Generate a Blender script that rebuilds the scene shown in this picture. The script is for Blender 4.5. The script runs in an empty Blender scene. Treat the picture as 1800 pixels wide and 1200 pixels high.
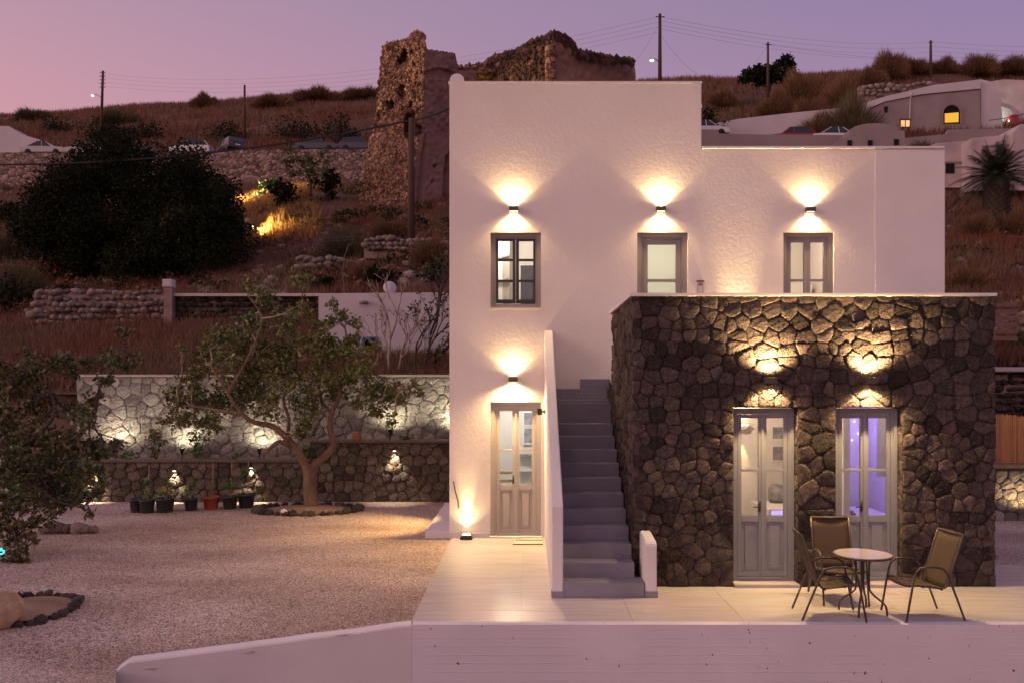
import bpy, bmesh, math, random
import numpy as np
from mathutils import Vector, Matrix, noise

random.seed(7)
RNG = np.random.default_rng(7)
R = math.radians
scene = bpy.context.scene

# ------------------------------------------------------------------ camera, sky, sun, exposure
F, CX, CY, EYE = 1465.0, 923.0, 680.0, 2.73        # focal length in photo pixels, vanishing point, eye height over the terrace
cam_d = bpy.data.cameras.new("camera"); cam = bpy.data.objects.new("camera", cam_d)
scene.collection.objects.link(cam); scene.camera = cam
cam.location = (0, 0, EYE); cam.rotation_euler = (R(90), 0, 0)
cam_d.sensor_width = 36.0; cam_d.lens = F / 1800 * 36
cam_d.shift_x = (900 - CX) / 1800; cam_d.shift_y = (CY - 600) / 1800
cam_d.clip_end = 2000

SUN_EL, SUN_DIR = R(13), Vector((-0.93, -0.36, 0)).normalized()
world = bpy.data.worlds.new("World"); scene.world = world; world.use_nodes = True
nt = world.node_tree; N, L = nt.nodes, nt.links; N.clear()
out = N.new("ShaderNodeOutputWorld"); bg = N.new("ShaderNodeBackground")
tc = N.new("ShaderNodeTexCoord"); sep = N.new("ShaderNodeSeparateXYZ")
L.new(tc.outputs["Generated"], sep.inputs[0])
def ramp(stops):
    r = N.new("ShaderNodeValToRGB"); r.color_ramp.interpolation = 'EASE'
    e = r.color_ramp.elements
    e[0].position, e[0].color = stops[0][0], (*stops[0][1], 1); e[1].position, e[1].color = stops[-1][0], (*stops[-1][1], 1)
    for p, c in stops[1:-1]:
        k = e.new(p); k.color = (*c, 1)
    L.new(sep.outputs["Z"], r.inputs[0]); return r
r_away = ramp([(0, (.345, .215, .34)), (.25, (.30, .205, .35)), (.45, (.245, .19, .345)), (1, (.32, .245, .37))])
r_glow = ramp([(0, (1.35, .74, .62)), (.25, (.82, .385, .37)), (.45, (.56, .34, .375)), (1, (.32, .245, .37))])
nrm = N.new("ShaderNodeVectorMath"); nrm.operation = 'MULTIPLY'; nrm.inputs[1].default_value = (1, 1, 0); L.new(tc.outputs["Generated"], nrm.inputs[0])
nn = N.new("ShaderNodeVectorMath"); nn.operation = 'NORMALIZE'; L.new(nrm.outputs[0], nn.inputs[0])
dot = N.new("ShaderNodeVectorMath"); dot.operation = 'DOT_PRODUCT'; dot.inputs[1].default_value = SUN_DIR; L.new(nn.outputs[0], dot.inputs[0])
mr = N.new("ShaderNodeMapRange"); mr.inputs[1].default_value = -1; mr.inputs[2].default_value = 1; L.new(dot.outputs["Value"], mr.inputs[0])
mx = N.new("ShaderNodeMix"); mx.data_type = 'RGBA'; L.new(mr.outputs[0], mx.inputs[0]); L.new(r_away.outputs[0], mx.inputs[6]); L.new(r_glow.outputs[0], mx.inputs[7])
sky = N.new("ShaderNodeTexSky"); sky.sky_type = 'NISHITA'; sky.sun_disc = False; sky.sun_elevation = R(1.0)
sky.sun_rotation = math.atan2(SUN_DIR.x, SUN_DIR.y); sky.dust_density = 3; sky.ozone_density = 4
sk = N.new("ShaderNodeVectorMath"); sk.operation = 'SCALE'; sk.inputs["Scale"].default_value = 0.05; L.new(sky.outputs[0], sk.inputs[0])
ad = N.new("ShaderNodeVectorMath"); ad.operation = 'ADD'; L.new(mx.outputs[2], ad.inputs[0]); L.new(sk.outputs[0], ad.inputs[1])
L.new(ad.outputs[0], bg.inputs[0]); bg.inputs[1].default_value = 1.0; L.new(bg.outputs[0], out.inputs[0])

sun_d = bpy.data.lights.new("sun", 'SUN'); sun = bpy.data.objects.new("sun", sun_d); scene.collection.objects.link(sun)
sun_d.energy = 0.8; sun_d.angle = R(25); sun_d.color = (1.0, .72, .62)
sd = Vector((SUN_DIR.x * math.cos(SUN_EL), SUN_DIR.y * math.cos(SUN_EL), math.sin(SUN_EL)))
sun.rotation_euler = sd.to_track_quat('Z', 'Y').to_euler(); sun.location = (-30, -20, 30)
vs = scene.view_settings; vs.view_transform = 'Standard'; vs.look = 'None'; vs.exposure = 0.0; vs.gamma = 1.0; vs.use_curve_mapping = False
scene.render.engine = 'CYCLES'; scene.cycles.use_denoising = True; scene.cycles.max_bounces = 6
scene.cycles.diffuse_bounces = 3; scene.cycles.transparent_max_bounces = 16; scene.cycles.caustics_reflective = False; scene.cycles.caustics_refractive = False
scene.cycles.sample_clamp_indirect = 4

# ------------------------------------------------------------------ helpers
def P(px, py, D): return Vector(((px - CX) * D / F, D, EYE - (py - CY) * D / F))
def X(px, D): return (px - CX) * D / F
def Z(py, D): return EYE - (py - CY) * D / F

def link(o, parent=None):
    scene.collection.objects.link(o)
    if parent is not None: o.parent = parent
    return o
def tag(o, label=None, cat=None, group=None, kind=None):
    for k, v in (("label", label), ("category", cat), ("group", group), ("kind", kind)):
        if v: o[k] = v
    return o
def empty(name, loc=(0, 0, 0), label=None, cat=None, group=None, parent=None, rz=0):
    o = bpy.data.objects.new(name, None); o.location = loc; o.rotation_euler.z = rz; o.empty_display_size = .1
    return tag(link(o, parent), label, cat, group)
def copy_tree(o, parent=None):
    c = o.copy(); link(c); c.parent = parent
    for ch in list(o.children): copy_tree(ch, c)
    return c
def np_mesh(name, V, Fc):
    """V (n,3) array, Fc (m,k) index array -> mesh"""
    V = np.asarray(V, dtype=np.float32); Fc = np.asarray(Fc, dtype=np.int32); m, k = Fc.shape
    me = bpy.data.meshes.new(name)
    me.vertices.add(len(V)); me.vertices.foreach_set("co", V.ravel())
    me.loops.add(m * k); me.loops.foreach_set("vertex_index", Fc.ravel())
    me.polygons.add(m); me.polygons.foreach_set("loop_start", np.arange(0, m * k, k, dtype=np.int32))
    me.update(calc_edges=True); me.validate(); return me
def mesh_obj(name, me, m, parent=None, smooth=False):
    o = bpy.data.objects.new(name, me)
    if m is not None and not me.materials: me.materials.append(m)
    if smooth: me.polygons.foreach_set("use_smooth", [True] * len(me.polygons))
    return link(o, parent)

class MB:
    def __init__(s): s.v, s.f = [], []
    def poly(s, pts):
        n = len(s.v); s.v += [tuple(p) for p in pts]; s.f.append(tuple(range(n, n + len(pts)))); return s
    def box(s, x0, x1, y0, y1, z0, z1):
        n = len(s.v)
        s.v += [(x, y, z) for z in (z0, z1) for y in (y0, y1) for x in (x0, x1)]
        s.f += [tuple(n + i for i in q) for q in ((0, 2, 3, 1), (4, 5, 7, 6), (0, 1, 5, 4), (2, 6, 7, 3), (0, 4, 6, 2), (1, 3, 7, 5))]; return s
    def prism(s, pts, d):
        """closed outline pts (Vectors), extruded by vector d"""
        n, k = len(s.v), len(pts); d = Vector(d)
        s.v += [tuple(Vector(p)) for p in pts] + [tuple(Vector(p) + d) for p in pts]
        s.f += [tuple(range(n, n + k)), tuple(range(n + 2 * k - 1, n + k - 1, -1))]
        s.f += [(n + i, n + k + i, n + k + (i + 1) % k, n + (i + 1) % k) for i in range(k)]; return s
    def tube(s, pts, rad, n=6, cap=True):
        pts = [Vector(p) for p in pts]; k = len(pts)
        rad = rad if isinstance(rad, (list, tuple)) else [rad] * k
        b = len(s.v); up = None
        for i, p in enumerate(pts):
            t = (pts[min(i + 1, k - 1)] - pts[max(i - 1, 0)]).normalized()
            if up is None: up = t.orthogonal().normalized()
            up = (up - t * up.dot(t)); up = up.normalized() if up.length > 1e-6 else t.orthogonal().normalized()
            w = t.cross(up)
            s.v += [tuple(p + (up * math.cos(a) + w * math.sin(a)) * rad[i]) for a in [2 * math.pi * j / n for j in range(n)]]
        for i in range(k - 1):
            for j in range(n):
                a, c = b + i * n + j, b + i * n + (j + 1) % n
                s.f.append((a, c, c + n, a + n))
        if cap: s.f += [tuple(b + j for j in range(n - 1, -1, -1)), tuple(b + (k - 1) * n + j for j in range(n))]
        return s
    def lathe(s, prof, n=16, c=(0, 0, 0)):
        b = len(s.v)
        for r, z in prof: s.v += [(c[0] + r * math.cos(2 * math.pi * j / n), c[1] + r * math.sin(2 * math.pi * j / n), c[2] + z) for j in range(n)]
        for i in range(len(prof) - 1):
            for j in range(n):
                a, d = b + i * n + j, b + i * n + (j + 1) % n
                s.f.append((a, d, d + n, a + n))
        s.f.append(tuple(b + j for j in range(n - 1, -1, -1))); s.f.append(tuple(b + (len(prof) - 1) * n + j for j in range(n))); return s
    def build(s, name, m, parent=None, smooth=False, bevel=0):
        me = bpy.data.meshes.new(name); me.from_pydata(s.v, [], s.f)
        bm = bmesh.new(); bm.from_mesh(me)
        if bevel: bmesh.ops.bevel(bm, geom=bm.edges[:], offset=bevel, segments=2, affect='EDGES', clamp_overlap=True)
        bmesh.ops.recalc_face_normals(bm, faces=bm.faces); bm.to_mesh(me); bm.free()
        return mesh_obj(name, me, m, parent, smooth)

# ------------------------------------------------------------------ materials
def mat(name, col, rough=.75, var=.12, vscale=4, bump=0, bscale=30, dist=.02, spec=.3, metal=0, island=0, orand=0, emit=None, estr=0, col2=None, stretch=None, detail=6, bump2=None):
    m = bpy.data.materials.new(name); m.use_nodes = True
    t = m.node_tree; n, l = t.nodes, t.links; b = n["Principled BSDF"]
    b.inputs["Roughness"].default_value = rough; b.inputs["Specular IOR Level"].default_value = spec; b.inputs["Metallic"].default_value = metal
    co = n.new("ShaderNodeTexCoord"); mp = n.new("ShaderNodeMapping"); l.new(co.outputs["Object"], mp.inputs[0])
    if stretch: mp.inputs["Scale"].default_value = stretch
    nz = n.new("ShaderNodeTexNoise"); nz.inputs["Scale"].default_value = vscale; nz.inputs["Detail"].default_value = detail; l.new(mp.outputs[0], nz.inputs[0])
    mix = n.new("ShaderNodeMix"); mix.data_type = 'RGBA'
    cr = n.new("ShaderNodeMapRange"); cr.inputs[1].default_value = .3; cr.inputs[2].default_value = .7; l.new(nz.outputs["Fac"], cr.inputs[0]); l.new(cr.outputs[0], mix.inputs[0])
    c2 = col2 or tuple(min(1, c * (1 + var)) for c in col)
    mix.inputs[6].default_value = (*[c * (1 - (var if not col2 else 0)) for c in col], 1); mix.inputs[7].default_value = (*c2, 1)
    o = mix.outputs[2]
    if island or orand:
        src = n.new("ShaderNodeNewGeometry").outputs["Random Per Island"] if island else n.new("ShaderNodeObjectInfo").outputs["Random"]
        a = island or orand
        mrr = n.new("ShaderNodeMapRange"); mrr.inputs[3].default_value = 1 - a; mrr.inputs[4].default_value = 1 + a; l.new(src, mrr.inputs[0])
        hs = n.new("ShaderNodeHueSaturation"); l.new(mrr.outputs[0], hs.inputs["Value"]); l.new(o, hs.inputs["Color"])
        h2 = n.new("ShaderNodeMath"); h2.operation = 'MULTIPLY_ADD'; h2.inputs[1].default_value = .05; h2.inputs[2].default_value = .475
        sh = n.new("ShaderNodeMath"); sh.operation = 'FRACT'; s7 = n.new("ShaderNodeMath"); s7.operation = 'MULTIPLY'; s7.inputs[1].default_value = 7.31
        l.new(src, s7.inputs[0]); l.new(s7.outputs[0], sh.inputs[0]); l.new(sh.outputs[0], h2.inputs[0]); l.new(h2.outputs[0], hs.inputs["Hue"])
        o = hs.outputs[0]
    l.new(o, b.inputs["Base Color"])
    if bump:
        bn = n.new("ShaderNodeTexNoise"); bn.inputs["Scale"].default_value = bscale; bn.inputs["Detail"].default_value = 8; bn.inputs["Roughness"].default_value = .62; l.new(mp.outputs[0], bn.inputs[0])
        bu = n.new("ShaderNodeBump"); bu.inputs["Strength"].default_value = bump; bu.inputs["Distance"].default_value = dist; l.new(bn.outputs["Fac"], bu.inputs["Height"])
        if bump2:
            b3 = n.new("ShaderNodeTexNoise"); b3.inputs["Scale"].default_value = bump2[0]; b3.inputs["Detail"].default_value = 3; l.new(mp.outputs[0], b3.inputs[0])
            bu2 = n.new("ShaderNodeBump"); bu2.inputs["Strength"].default_value = bump2[1]; bu2.inputs["Distance"].default_value = bump2[2]; l.new(b3.outputs["Fac"], bu2.inputs["Height"]); l.new(bu2.outputs[0], bu.inputs["Normal"])
        l.new(bu.outputs[0], b.inputs["Normal"])
    if emit: b.inputs["Emission Color"].default_value = (*emit, 1); b.inputs["Emission Strength"].default_value = estr
    return m
def masonry(m, scale, dark, stretch=(1, 1, 1.35)):
    """irregular stones too small to pick apart: tone per stone, dark joints, relief"""
    t = m.node_tree; n, l = t.nodes, t.links; b = n["Principled BSDF"]; src = b.inputs["Base Color"].links[0].from_socket
    co = n.new("ShaderNodeTexCoord"); mp = n.new("ShaderNodeMapping"); mp.inputs["Scale"].default_value = stretch; l.new(co.outputs["Object"], mp.inputs[0])
    wz = n.new("ShaderNodeTexNoise"); wz.inputs["Scale"].default_value = scale * 1.5; l.new(mp.outputs[0], wz.inputs[0]); av = n.new("ShaderNodeVectorMath"); av.operation = 'MULTIPLY_ADD'; av.inputs[1].default_value = (.35 / scale,) * 3; l.new(wz.outputs["Color"], av.inputs[0]); l.new(mp.outputs[0], av.inputs[2])
    v1 = n.new("ShaderNodeTexVoronoi"); v1.inputs["Scale"].default_value = scale; l.new(av.outputs[0], v1.inputs[0])
    v2 = n.new("ShaderNodeTexVoronoi"); v2.feature = 'DISTANCE_TO_EDGE'; v2.inputs["Scale"].default_value = scale; l.new(av.outputs[0], v2.inputs[0])
    sc = n.new("ShaderNodeSeparateColor"); l.new(v1.outputs["Color"], sc.inputs[0]); a = n.new("ShaderNodeMapRange"); a.inputs[3].default_value = .55; a.inputs[4].default_value = 1.5; l.new(sc.outputs[0], a.inputs[0])
    e = n.new("ShaderNodeMapRange"); e.inputs[1].default_value = .02; e.inputs[2].default_value = .14; e.inputs[3].default_value = dark; e.inputs[4].default_value = 1; l.new(v2.outputs["Distance"], e.inputs[0])
    q = n.new("ShaderNodeMath"); q.operation = 'MULTIPLY'; l.new(a.outputs[0], q.inputs[0]); l.new(e.outputs[0], q.inputs[1]); hs = n.new("ShaderNodeHueSaturation"); l.new(src, hs.inputs["Color"]); l.new(q.outputs[0], hs.inputs["Value"]); l.new(hs.outputs[0], b.inputs["Base Color"])
    return m
def glass(name, tint=(.95, .97, .96), rough=.02, frost=0):
    m = bpy.data.materials.new(name); m.use_nodes = True; t = m.node_tree; n, l = t.nodes, t.links
    for k in list(n):
        if k.type != 'OUTPUT_MATERIAL': n.remove(k)
    g = n.new("ShaderNodeBsdfGlossy"); g.inputs["Roughness"].default_value = rough
    tr = n.new("ShaderNodeBsdfTransparent"); tr.inputs[0].default_value = (*tint, 1)
    fr = n.new("ShaderNodeFresnel"); fr.inputs[0].default_value = 1.45; mxs = n.new("ShaderNodeMixShader")
    l.new(fr.outputs[0], mxs.inputs[0]); l.new(tr.outputs[0], mxs.inputs[1]); l.new(g.outputs[0], mxs.inputs[2]); s = mxs.outputs[0]
    if frost:
        tl = n.new("ShaderNodeBsdfTranslucent"); tl.inputs[0].default_value = (*tint, 1); m2 = n.new("ShaderNodeMixShader"); m2.inputs[0].default_value = frost
        l.new(s, m2.inputs[1]); l.new(tl.outputs[0], m2.inputs[2]); s = m2.outputs[0]
    l.new(s, n["Material Output"].inputs[0]); return m

STUCCO = mat("white_stucco", (.77, .715, .655), .88, .05, .9, bump=.28, bscale=16, dist=.024, spec=.15, col2=(.82, .775, .715), bump2=(60, .3, .008))
SMOOTH_WHITE = mat("smooth_white_render", (.74, .70, .67), .8, .03, 1.1, col2=(.82, .785, .755), bump=.25, bscale=10, dist=.012, spec=.2)
COPING = mat("white_coping", (.74, .71, .72), .6, .04, 6, bump=.1, bscale=40)
LAVA = mat("lava_stone", (.066, .054, .052), .92, .35, 9, bump=1.0, bscale=24, dist=.10, spec=.15, orand=.55, col2=(.145, .110, .097), bump2=(8, 1.0, .16))
LAVA_S = mat("lava_stone_joined", (.066, .054, .052), .9, .35, 9, bump=1.0, bscale=34, dist=.08, spec=.15, island=.4, col2=(.17, .125, .105))
MORTAR_D = mat("dark_mortar", (.040, .033, .030), .95, .3, 12, bump=.4, bscale=60)
GSTONE = mat("garden_stone", (.29, .28, .25), .9, .2, 6, bump=1.0, bscale=16, dist=.08, orand=.35, col2=(.43, .41, .36), bump2=(5, .9, .12))
GMORTAR = mat("garden_mortar", (.33, .31, .28), .95, .2, 8, bump=.5, bscale=30)
LSTONE = mat("brown_garden_stone", (.105, .085, .062), .9, .3, 7, bump=1.0, bscale=20, dist=.07, orand=.5, col2=(.19, .155, .12), bump2=(6, .9, .1))
LMORTAR = mat("brown_mortar", (.095, .075, .058), .95, .25, 9, bump=.5, bscale=30)
CAPM = mat("wall_cap_concrete", (.16, .13, .11), .9, .2, 5, bump=.3, bscale=25)
PALECAP = mat("pale_cap", (.52, .47, .41), .9, .15, 5, bump=.3, bscale=25)
FRAME_G = mat("grey_painted_wood", (.26, .265, .30), .45, .03, 8, bump=.05, bscale=60, spec=.4)
FRAME_B = mat("beige_grey_painted_wood", (.42, .385, .36), .45, .03, 8, bump=.05, bscale=60, spec=.4)
FRAME_T = mat("taupe_painted_wood", (.25, .225, .225), .45, .03, 8, bump=.05, bscale=60, spec=.4)
FRAME_D = mat("charcoal_painted_wood", (.035, .033, .042), .45, .05, 8, spec=.4)
GLASS = glass("window_glass"); FROST = glass("frosted_glass", (.78, .78, .71), .2, .9)
STEP = mat("grey_cement_step", (.25, .245, .285), .55, .14, 2, bump=.15, bscale=20)
TILE = mat("pale_stone_tile", (.63, .565, .515), .25, .11, 2.2, bump=.12, bscale=7, dist=.012, spec=.45, orand=.035, stretch=(.5, 6, 1), detail=8)
GROUT = mat("grout", (.36, .32, .30), .9, .05, 10)
FRONTW = None
BLACK = mat("black_metal", (.018, .016, .015), .45, .1, 10, spec=.4)
BRONZE = mat("bronze_tube", (.075, .055, .042), .38, .1, 10, spec=.5, metal=.3)
SLING = mat("brown_mesh_fabric", (.065, .042, .027), .8, .12, 160, bump=.3, bscale=400, dist=.002)
LAMP_M = mat("sconce_housing", (.10, .085, .07), .4, .05, 10, metal=.3)
EMIT_W = mat("warm_lamp_lens", (1, .9, .7), .5, 0, emit=(1.0, .74, .36), estr=9)
EMIT_C = mat("neutral_lamp_lens", (1, .95, .85), .5, 0, emit=(1.0, .88, .66), estr=10)
EMIT_V = mat("violet_tub_glow", (.6, .5, 1), .5, 0, emit=(.48, .33, 1.0), estr=1.1)  # glow of the tub's side, standing in for violet light; no lens
EMIT_S = mat("star_lamp", (1, 1, 1), .5, 0, emit=(.95, .9, 1.0), estr=6)
EMIT_Y = mat("lit_yellow_pane", (.9, .6, .1), .5, 0, emit=(1.0, .52, .03), estr=.62)
EMIT_Y2 = mat("lit_amber_pane", (.9, .6, .3), .5, 0, emit=(1.0, .62, .2), estr=.8)
EMIT_T = mat("teal_lamp", (.1, .8, .8), .5, 0, emit=(.05, .9, .9), estr=3)
ROOM = mat("room_plaster", (.74, .71, .67), .85, .02, 3, bump=.1, bscale=10)
WOOD = mat("honey_wood", (.42, .25, .11), .5, .2, 3, stretch=(1, 1, 12))
GREYPIC = mat("grey_print", (.22, .22, .24), .5, .5, 9)
CANVAS = mat("white_linen", (.78, .76, .74), .9, .04, 20, bump=.2, bscale=30)
BARK = mat("bark", (.19, .125, .085), .9, .3, 8, bump=.8, bscale=26, dist=.02, stretch=(1, 1, .35))
BARK_P = mat("pale_twig", (.34, .27, .21), .85, .25, 10, bump=.4, bscale=40)
BARK_D = mat("dark_bark", (.07, .05, .04), .9, .3, 8, bump=.5, bscale=20)
LEAF = mat("glossy_leaf", (.10, .145, .03), .42, .3, 1.2, spec=.5, island=.45, col2=(.16, .145, .04))
LEAF_N = mat("near_tree_leaf", (.065, .105, .03), .42, .3, 1.0, spec=.5, island=.5, col2=(.125, .09, .035))
LEAF_D = mat("dark_leaf", (.014, .021, .009), .8, .3, .6, spec=.05, island=.25, col2=(.024, .027, .012))
LEAF_O = mat("olive_leaf", (.10, .10, .035), .6, .3, .6, spec=.3, island=.35)
LEAF_G = mat("fresh_leaf", (.09, .16, .025), .5, .2, 2, spec=.4, island=.35)
PALM_M = mat("palm_leaf", (.03, .04, .016), .5, .3, 1, spec=.3, island=.3)
GRASS = mat("dry_grass", (.20, .075, .05), .9, .3, .16, island=.5, col2=(.17, .125, .08), spec=.1)
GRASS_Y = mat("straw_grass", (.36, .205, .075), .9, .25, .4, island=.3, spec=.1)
SHRUB = mat("brown_shrub_twig", (.20, .115, .065), .9, .25, .5, island=.35, spec=.1)
SHRUB_G = mat("grey_green_shrub", (.15, .125, .07), .9, .25, .5, island=.35, spec=.1)
EARTH = mat("hill_earth", (.095, .052, .04), .95, .3, .18, bump=.9, bscale=1.2, dist=.25, col2=(.20, .125, .095), spec=.1)
DIRT = mat("dry_dirt", (.30, .21, .14), .95, .3, 1.5, bump=.5, bscale=14, dist=.03, spec=.1)
ROCK = mat("hill_rock", (.26, .20, .17), .95, .3, 2.5, bump=.7, bscale=9, dist=.05, orand=.35, spec=.15)
ROCK_J = mat("hill_rock_joined", (.26, .20, .17), .95, .3, 2.5, bump=.7, bscale=9, dist=.05, island=.35, spec=.15)
BOULDER = mat("sandy_boulder", (.48, .33, .21), .95, .2, 4, bump=.7, bscale=12, dist=.03, spec=.15)
DARKROCK = mat("dark_border_stone", (.075, .062, .056), .95, .3, 6, bump=.6, bscale=18, orand=.4, spec=.15)
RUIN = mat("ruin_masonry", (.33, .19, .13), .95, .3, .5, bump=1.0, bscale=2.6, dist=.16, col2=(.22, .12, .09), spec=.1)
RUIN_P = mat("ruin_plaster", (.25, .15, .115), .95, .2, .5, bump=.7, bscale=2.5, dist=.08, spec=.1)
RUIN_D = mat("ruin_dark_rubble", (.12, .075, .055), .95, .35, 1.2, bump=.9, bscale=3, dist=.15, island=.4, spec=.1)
ROADW = mat("road_wall_masonry", (.27, .195, .165), .95, .35, 1.6, bump=1.0, bscale=2.2, dist=.14, col2=(.17, .12, .105), spec=.1)
ASPHALT = mat("asphalt", (.05, .048, .046), .9, .1, 5)
WALLW = mat("weathered_whitewash", (.50, .46, .47), .9, .14, .35, bump=.4, bscale=3, dist=.04, spec=.15, col2=(.62, .58, .58))
WALLG = mat("grey_render", (.30, .245, .23), .9, .15, .5, bump=.3, bscale=3, dist=.03, spec=.15)
WALLP = mat("pink_white_render", (.52, .42, .42), .9, .22, .8, bump=.3, bscale=3, dist=.03, spec=.15)
masonry(RUIN, 2.4, .25); masonry(ROADW, 2.0, .35)
POLE_M = mat("weathered_pole_timber", (.085, .05, .035), .9, .2, 2, stretch=(8, 8, 1))
WIRE = mat("cable", (.03, .025, .03), .7, 0)
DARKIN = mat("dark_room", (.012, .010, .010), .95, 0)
BLUEP = mat("blue_paint", (.03, .10, .30), .5, .1, 8)
TERRA = mat("terracotta", (.42, .10, .05), .7, .12, 6)
POTB = mat("dark_plastic_pot", (.045, .048, .045), .5, .1, 8, spec=.4)
REED = mat("reed_screen", (.55, .33, .13), .85, .2, 6, stretch=(8, 8, .5), orand=.2)
THATCH = mat("dry_reed_bundle", (.22, .14, .10), .9, .2, 6, island=.3)
CARGLASS = mat("car_glass", (.02, .022, .028), .1, 0, spec=.6)
TYRE = mat("tyre", (.02, .02, .02), .8, 0)
def paint(name, c): return mat(name, c, .25, .02, 2, spec=.6)
CARPAINT = {k: paint(k + "_car_paint", c) for k, c in dict(silver=(.42, .40, .42), white=(.66, .66, .70), dark=(.03, .03, .035), navy=(.05, .055, .08), red=(.35, .02, .03)).items()}

# gravel and front wall have their own node recipes
def gravel_mat():
    m = mat("pink_gravel", (.36, .25, .195), .95, .12, .6, col2=(.66, .54, .455), spec=.15, stretch=(.6, 1.3, 1))
    t = m.node_tree; n, l = t.nodes, t.links; b = n["Principled BSDF"]; mix = b.inputs["Base Color"].links[0].from_socket
    co = n.new("ShaderNodeTexCoord"); vo = n.new("ShaderNodeTexVoronoi"); vo.inputs["Scale"].default_value = 66; l.new(co.outputs["Object"], vo.inputs[0])
    hsv = n.new("ShaderNodeHueSaturation"); sepc = n.new("ShaderNodeSeparateColor"); l.new(vo.outputs["Color"], sepc.inputs[0])
    mr2 = n.new("ShaderNodeMapRange"); mr2.inputs[3].default_value = .42; mr2.inputs[4].default_value = 1.6; l.new(sepc.outputs[0], mr2.inputs[0]); l.new(mr2.outputs[0], hsv.inputs["Value"]); l.new(mix, hsv.inputs["Color"])
    l.new(hsv.outputs[0], b.inputs["Base Color"])
    bu = n.new("ShaderNodeBump"); bu.inputs["Distance"].default_value = .012; bu.inputs["Strength"].default_value = .8; bu.invert = True; l.new(vo.outputs["Distance"], bu.inputs["Height"]); l.new(bu.outputs[0], b.inputs["Normal"])
    return m
GRAVEL = gravel_mat()
def board_mat():
    m = mat("board_marked_white_concrete", (.72, .68, .73), .8, .05, 1.2, bump=.35, bscale=9, dist=.012, spec=.2)
    t = m.node_tree; n, l = t.nodes, t.links; b = n["Principled BSDF"]; prev = b.inputs["Normal"].links[0].from_socket
    co = n.new("ShaderNodeTexCoord"); mp = n.new("ShaderNodeMapping"); mp.inputs["Scale"].default_value = (.0, 0, 1); l.new(co.outputs["Object"], mp.inputs[0])
    w = n.new("ShaderNodeTexWave"); w.bands_direction = 'Z'; w.wave_profile = 'SIN'; w.inputs["Scale"].default_value = 1 / .155 * .5 * math.pi / math.pi; w.inputs["Distortion"].default_value = .7; w.inputs["Detail Scale"].default_value = 2.2; w.inputs["Detail"].default_value = 3
    l.new(co.outputs["Object"], w.inputs[0])
    pw = n.new("ShaderNodeMath"); pw.operation = 'POWER'; pw.inputs[1].default_value = 40; l.new(w.outputs["Fac"], pw.inputs[0])
    mk = n.new("ShaderNodeTexNoise"); mk.inputs["Scale"].default_value = 1.6; mk.inputs["Detail"].default_value = 4; l.new(co.outputs["Object"], mk.inputs[0]); mk2 = n.new("ShaderNodeMapRange"); mk2.inputs[1].default_value = .42; mk2.inputs[2].default_value = .62; l.new(mk.outputs["Fac"], mk2.inputs[0])
    mm = n.new("ShaderNodeMath"); mm.operation = 'MULTIPLY'; l.new(pw.outputs[0], mm.inputs[0]); l.new(mk2.outputs[0], mm.inputs[1])
    bu = n.new("ShaderNodeBump"); bu.inputs["Strength"].default_value = .45; bu.inputs["Distance"].default_value = .010; l.new(mm.outputs[0], bu.inputs["Height"]); l.new(prev, bu.inputs["Normal"]); l.new(bu.outputs[0], b.inputs["Normal"])
    src = b.inputs["Base Color"].links[0].from_socket; pn = n.new("ShaderNodeTexNoise"); pn.inputs["Scale"].default_value = 17; pn.inputs["Detail"].default_value = 1; l.new(co.outputs["Object"], pn.inputs[0])
    pr = n.new("ShaderNodeMapRange"); pr.inputs[1].default_value = .755; pr.inputs[2].default_value = .78; l.new(pn.outputs["Fac"], pr.inputs[0]); px_ = n.new("ShaderNodeMix"); px_.data_type = 'RGBA'; px_.inputs[7].default_value = (.10, .08, .08, 1)
    l.new(pr.outputs[0], px_.inputs[0]); l.new(src, px_.inputs[6]); l.new(px_.outputs[2], b.inputs["Base Color"])
    return m
FRONTW = board_mat()

def light(name, kind, loc, power, col, parent=None, aim=None, angle=100, blend=.15, radius=.02):
    d = bpy.data.lights.new(name, kind); d.energy = power; d.color = col; d.shadow_soft_size = radius
    if kind == 'SPOT': d.spot_size = R(angle); d.spot_blend = blend
    o = bpy.data.objects.new(name, d); o.location = loc
    if aim is not None: o.rotation_euler = Vector(aim).to_track_quat('-Z', 'Y').to_euler()
    return link(o, parent)

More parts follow.
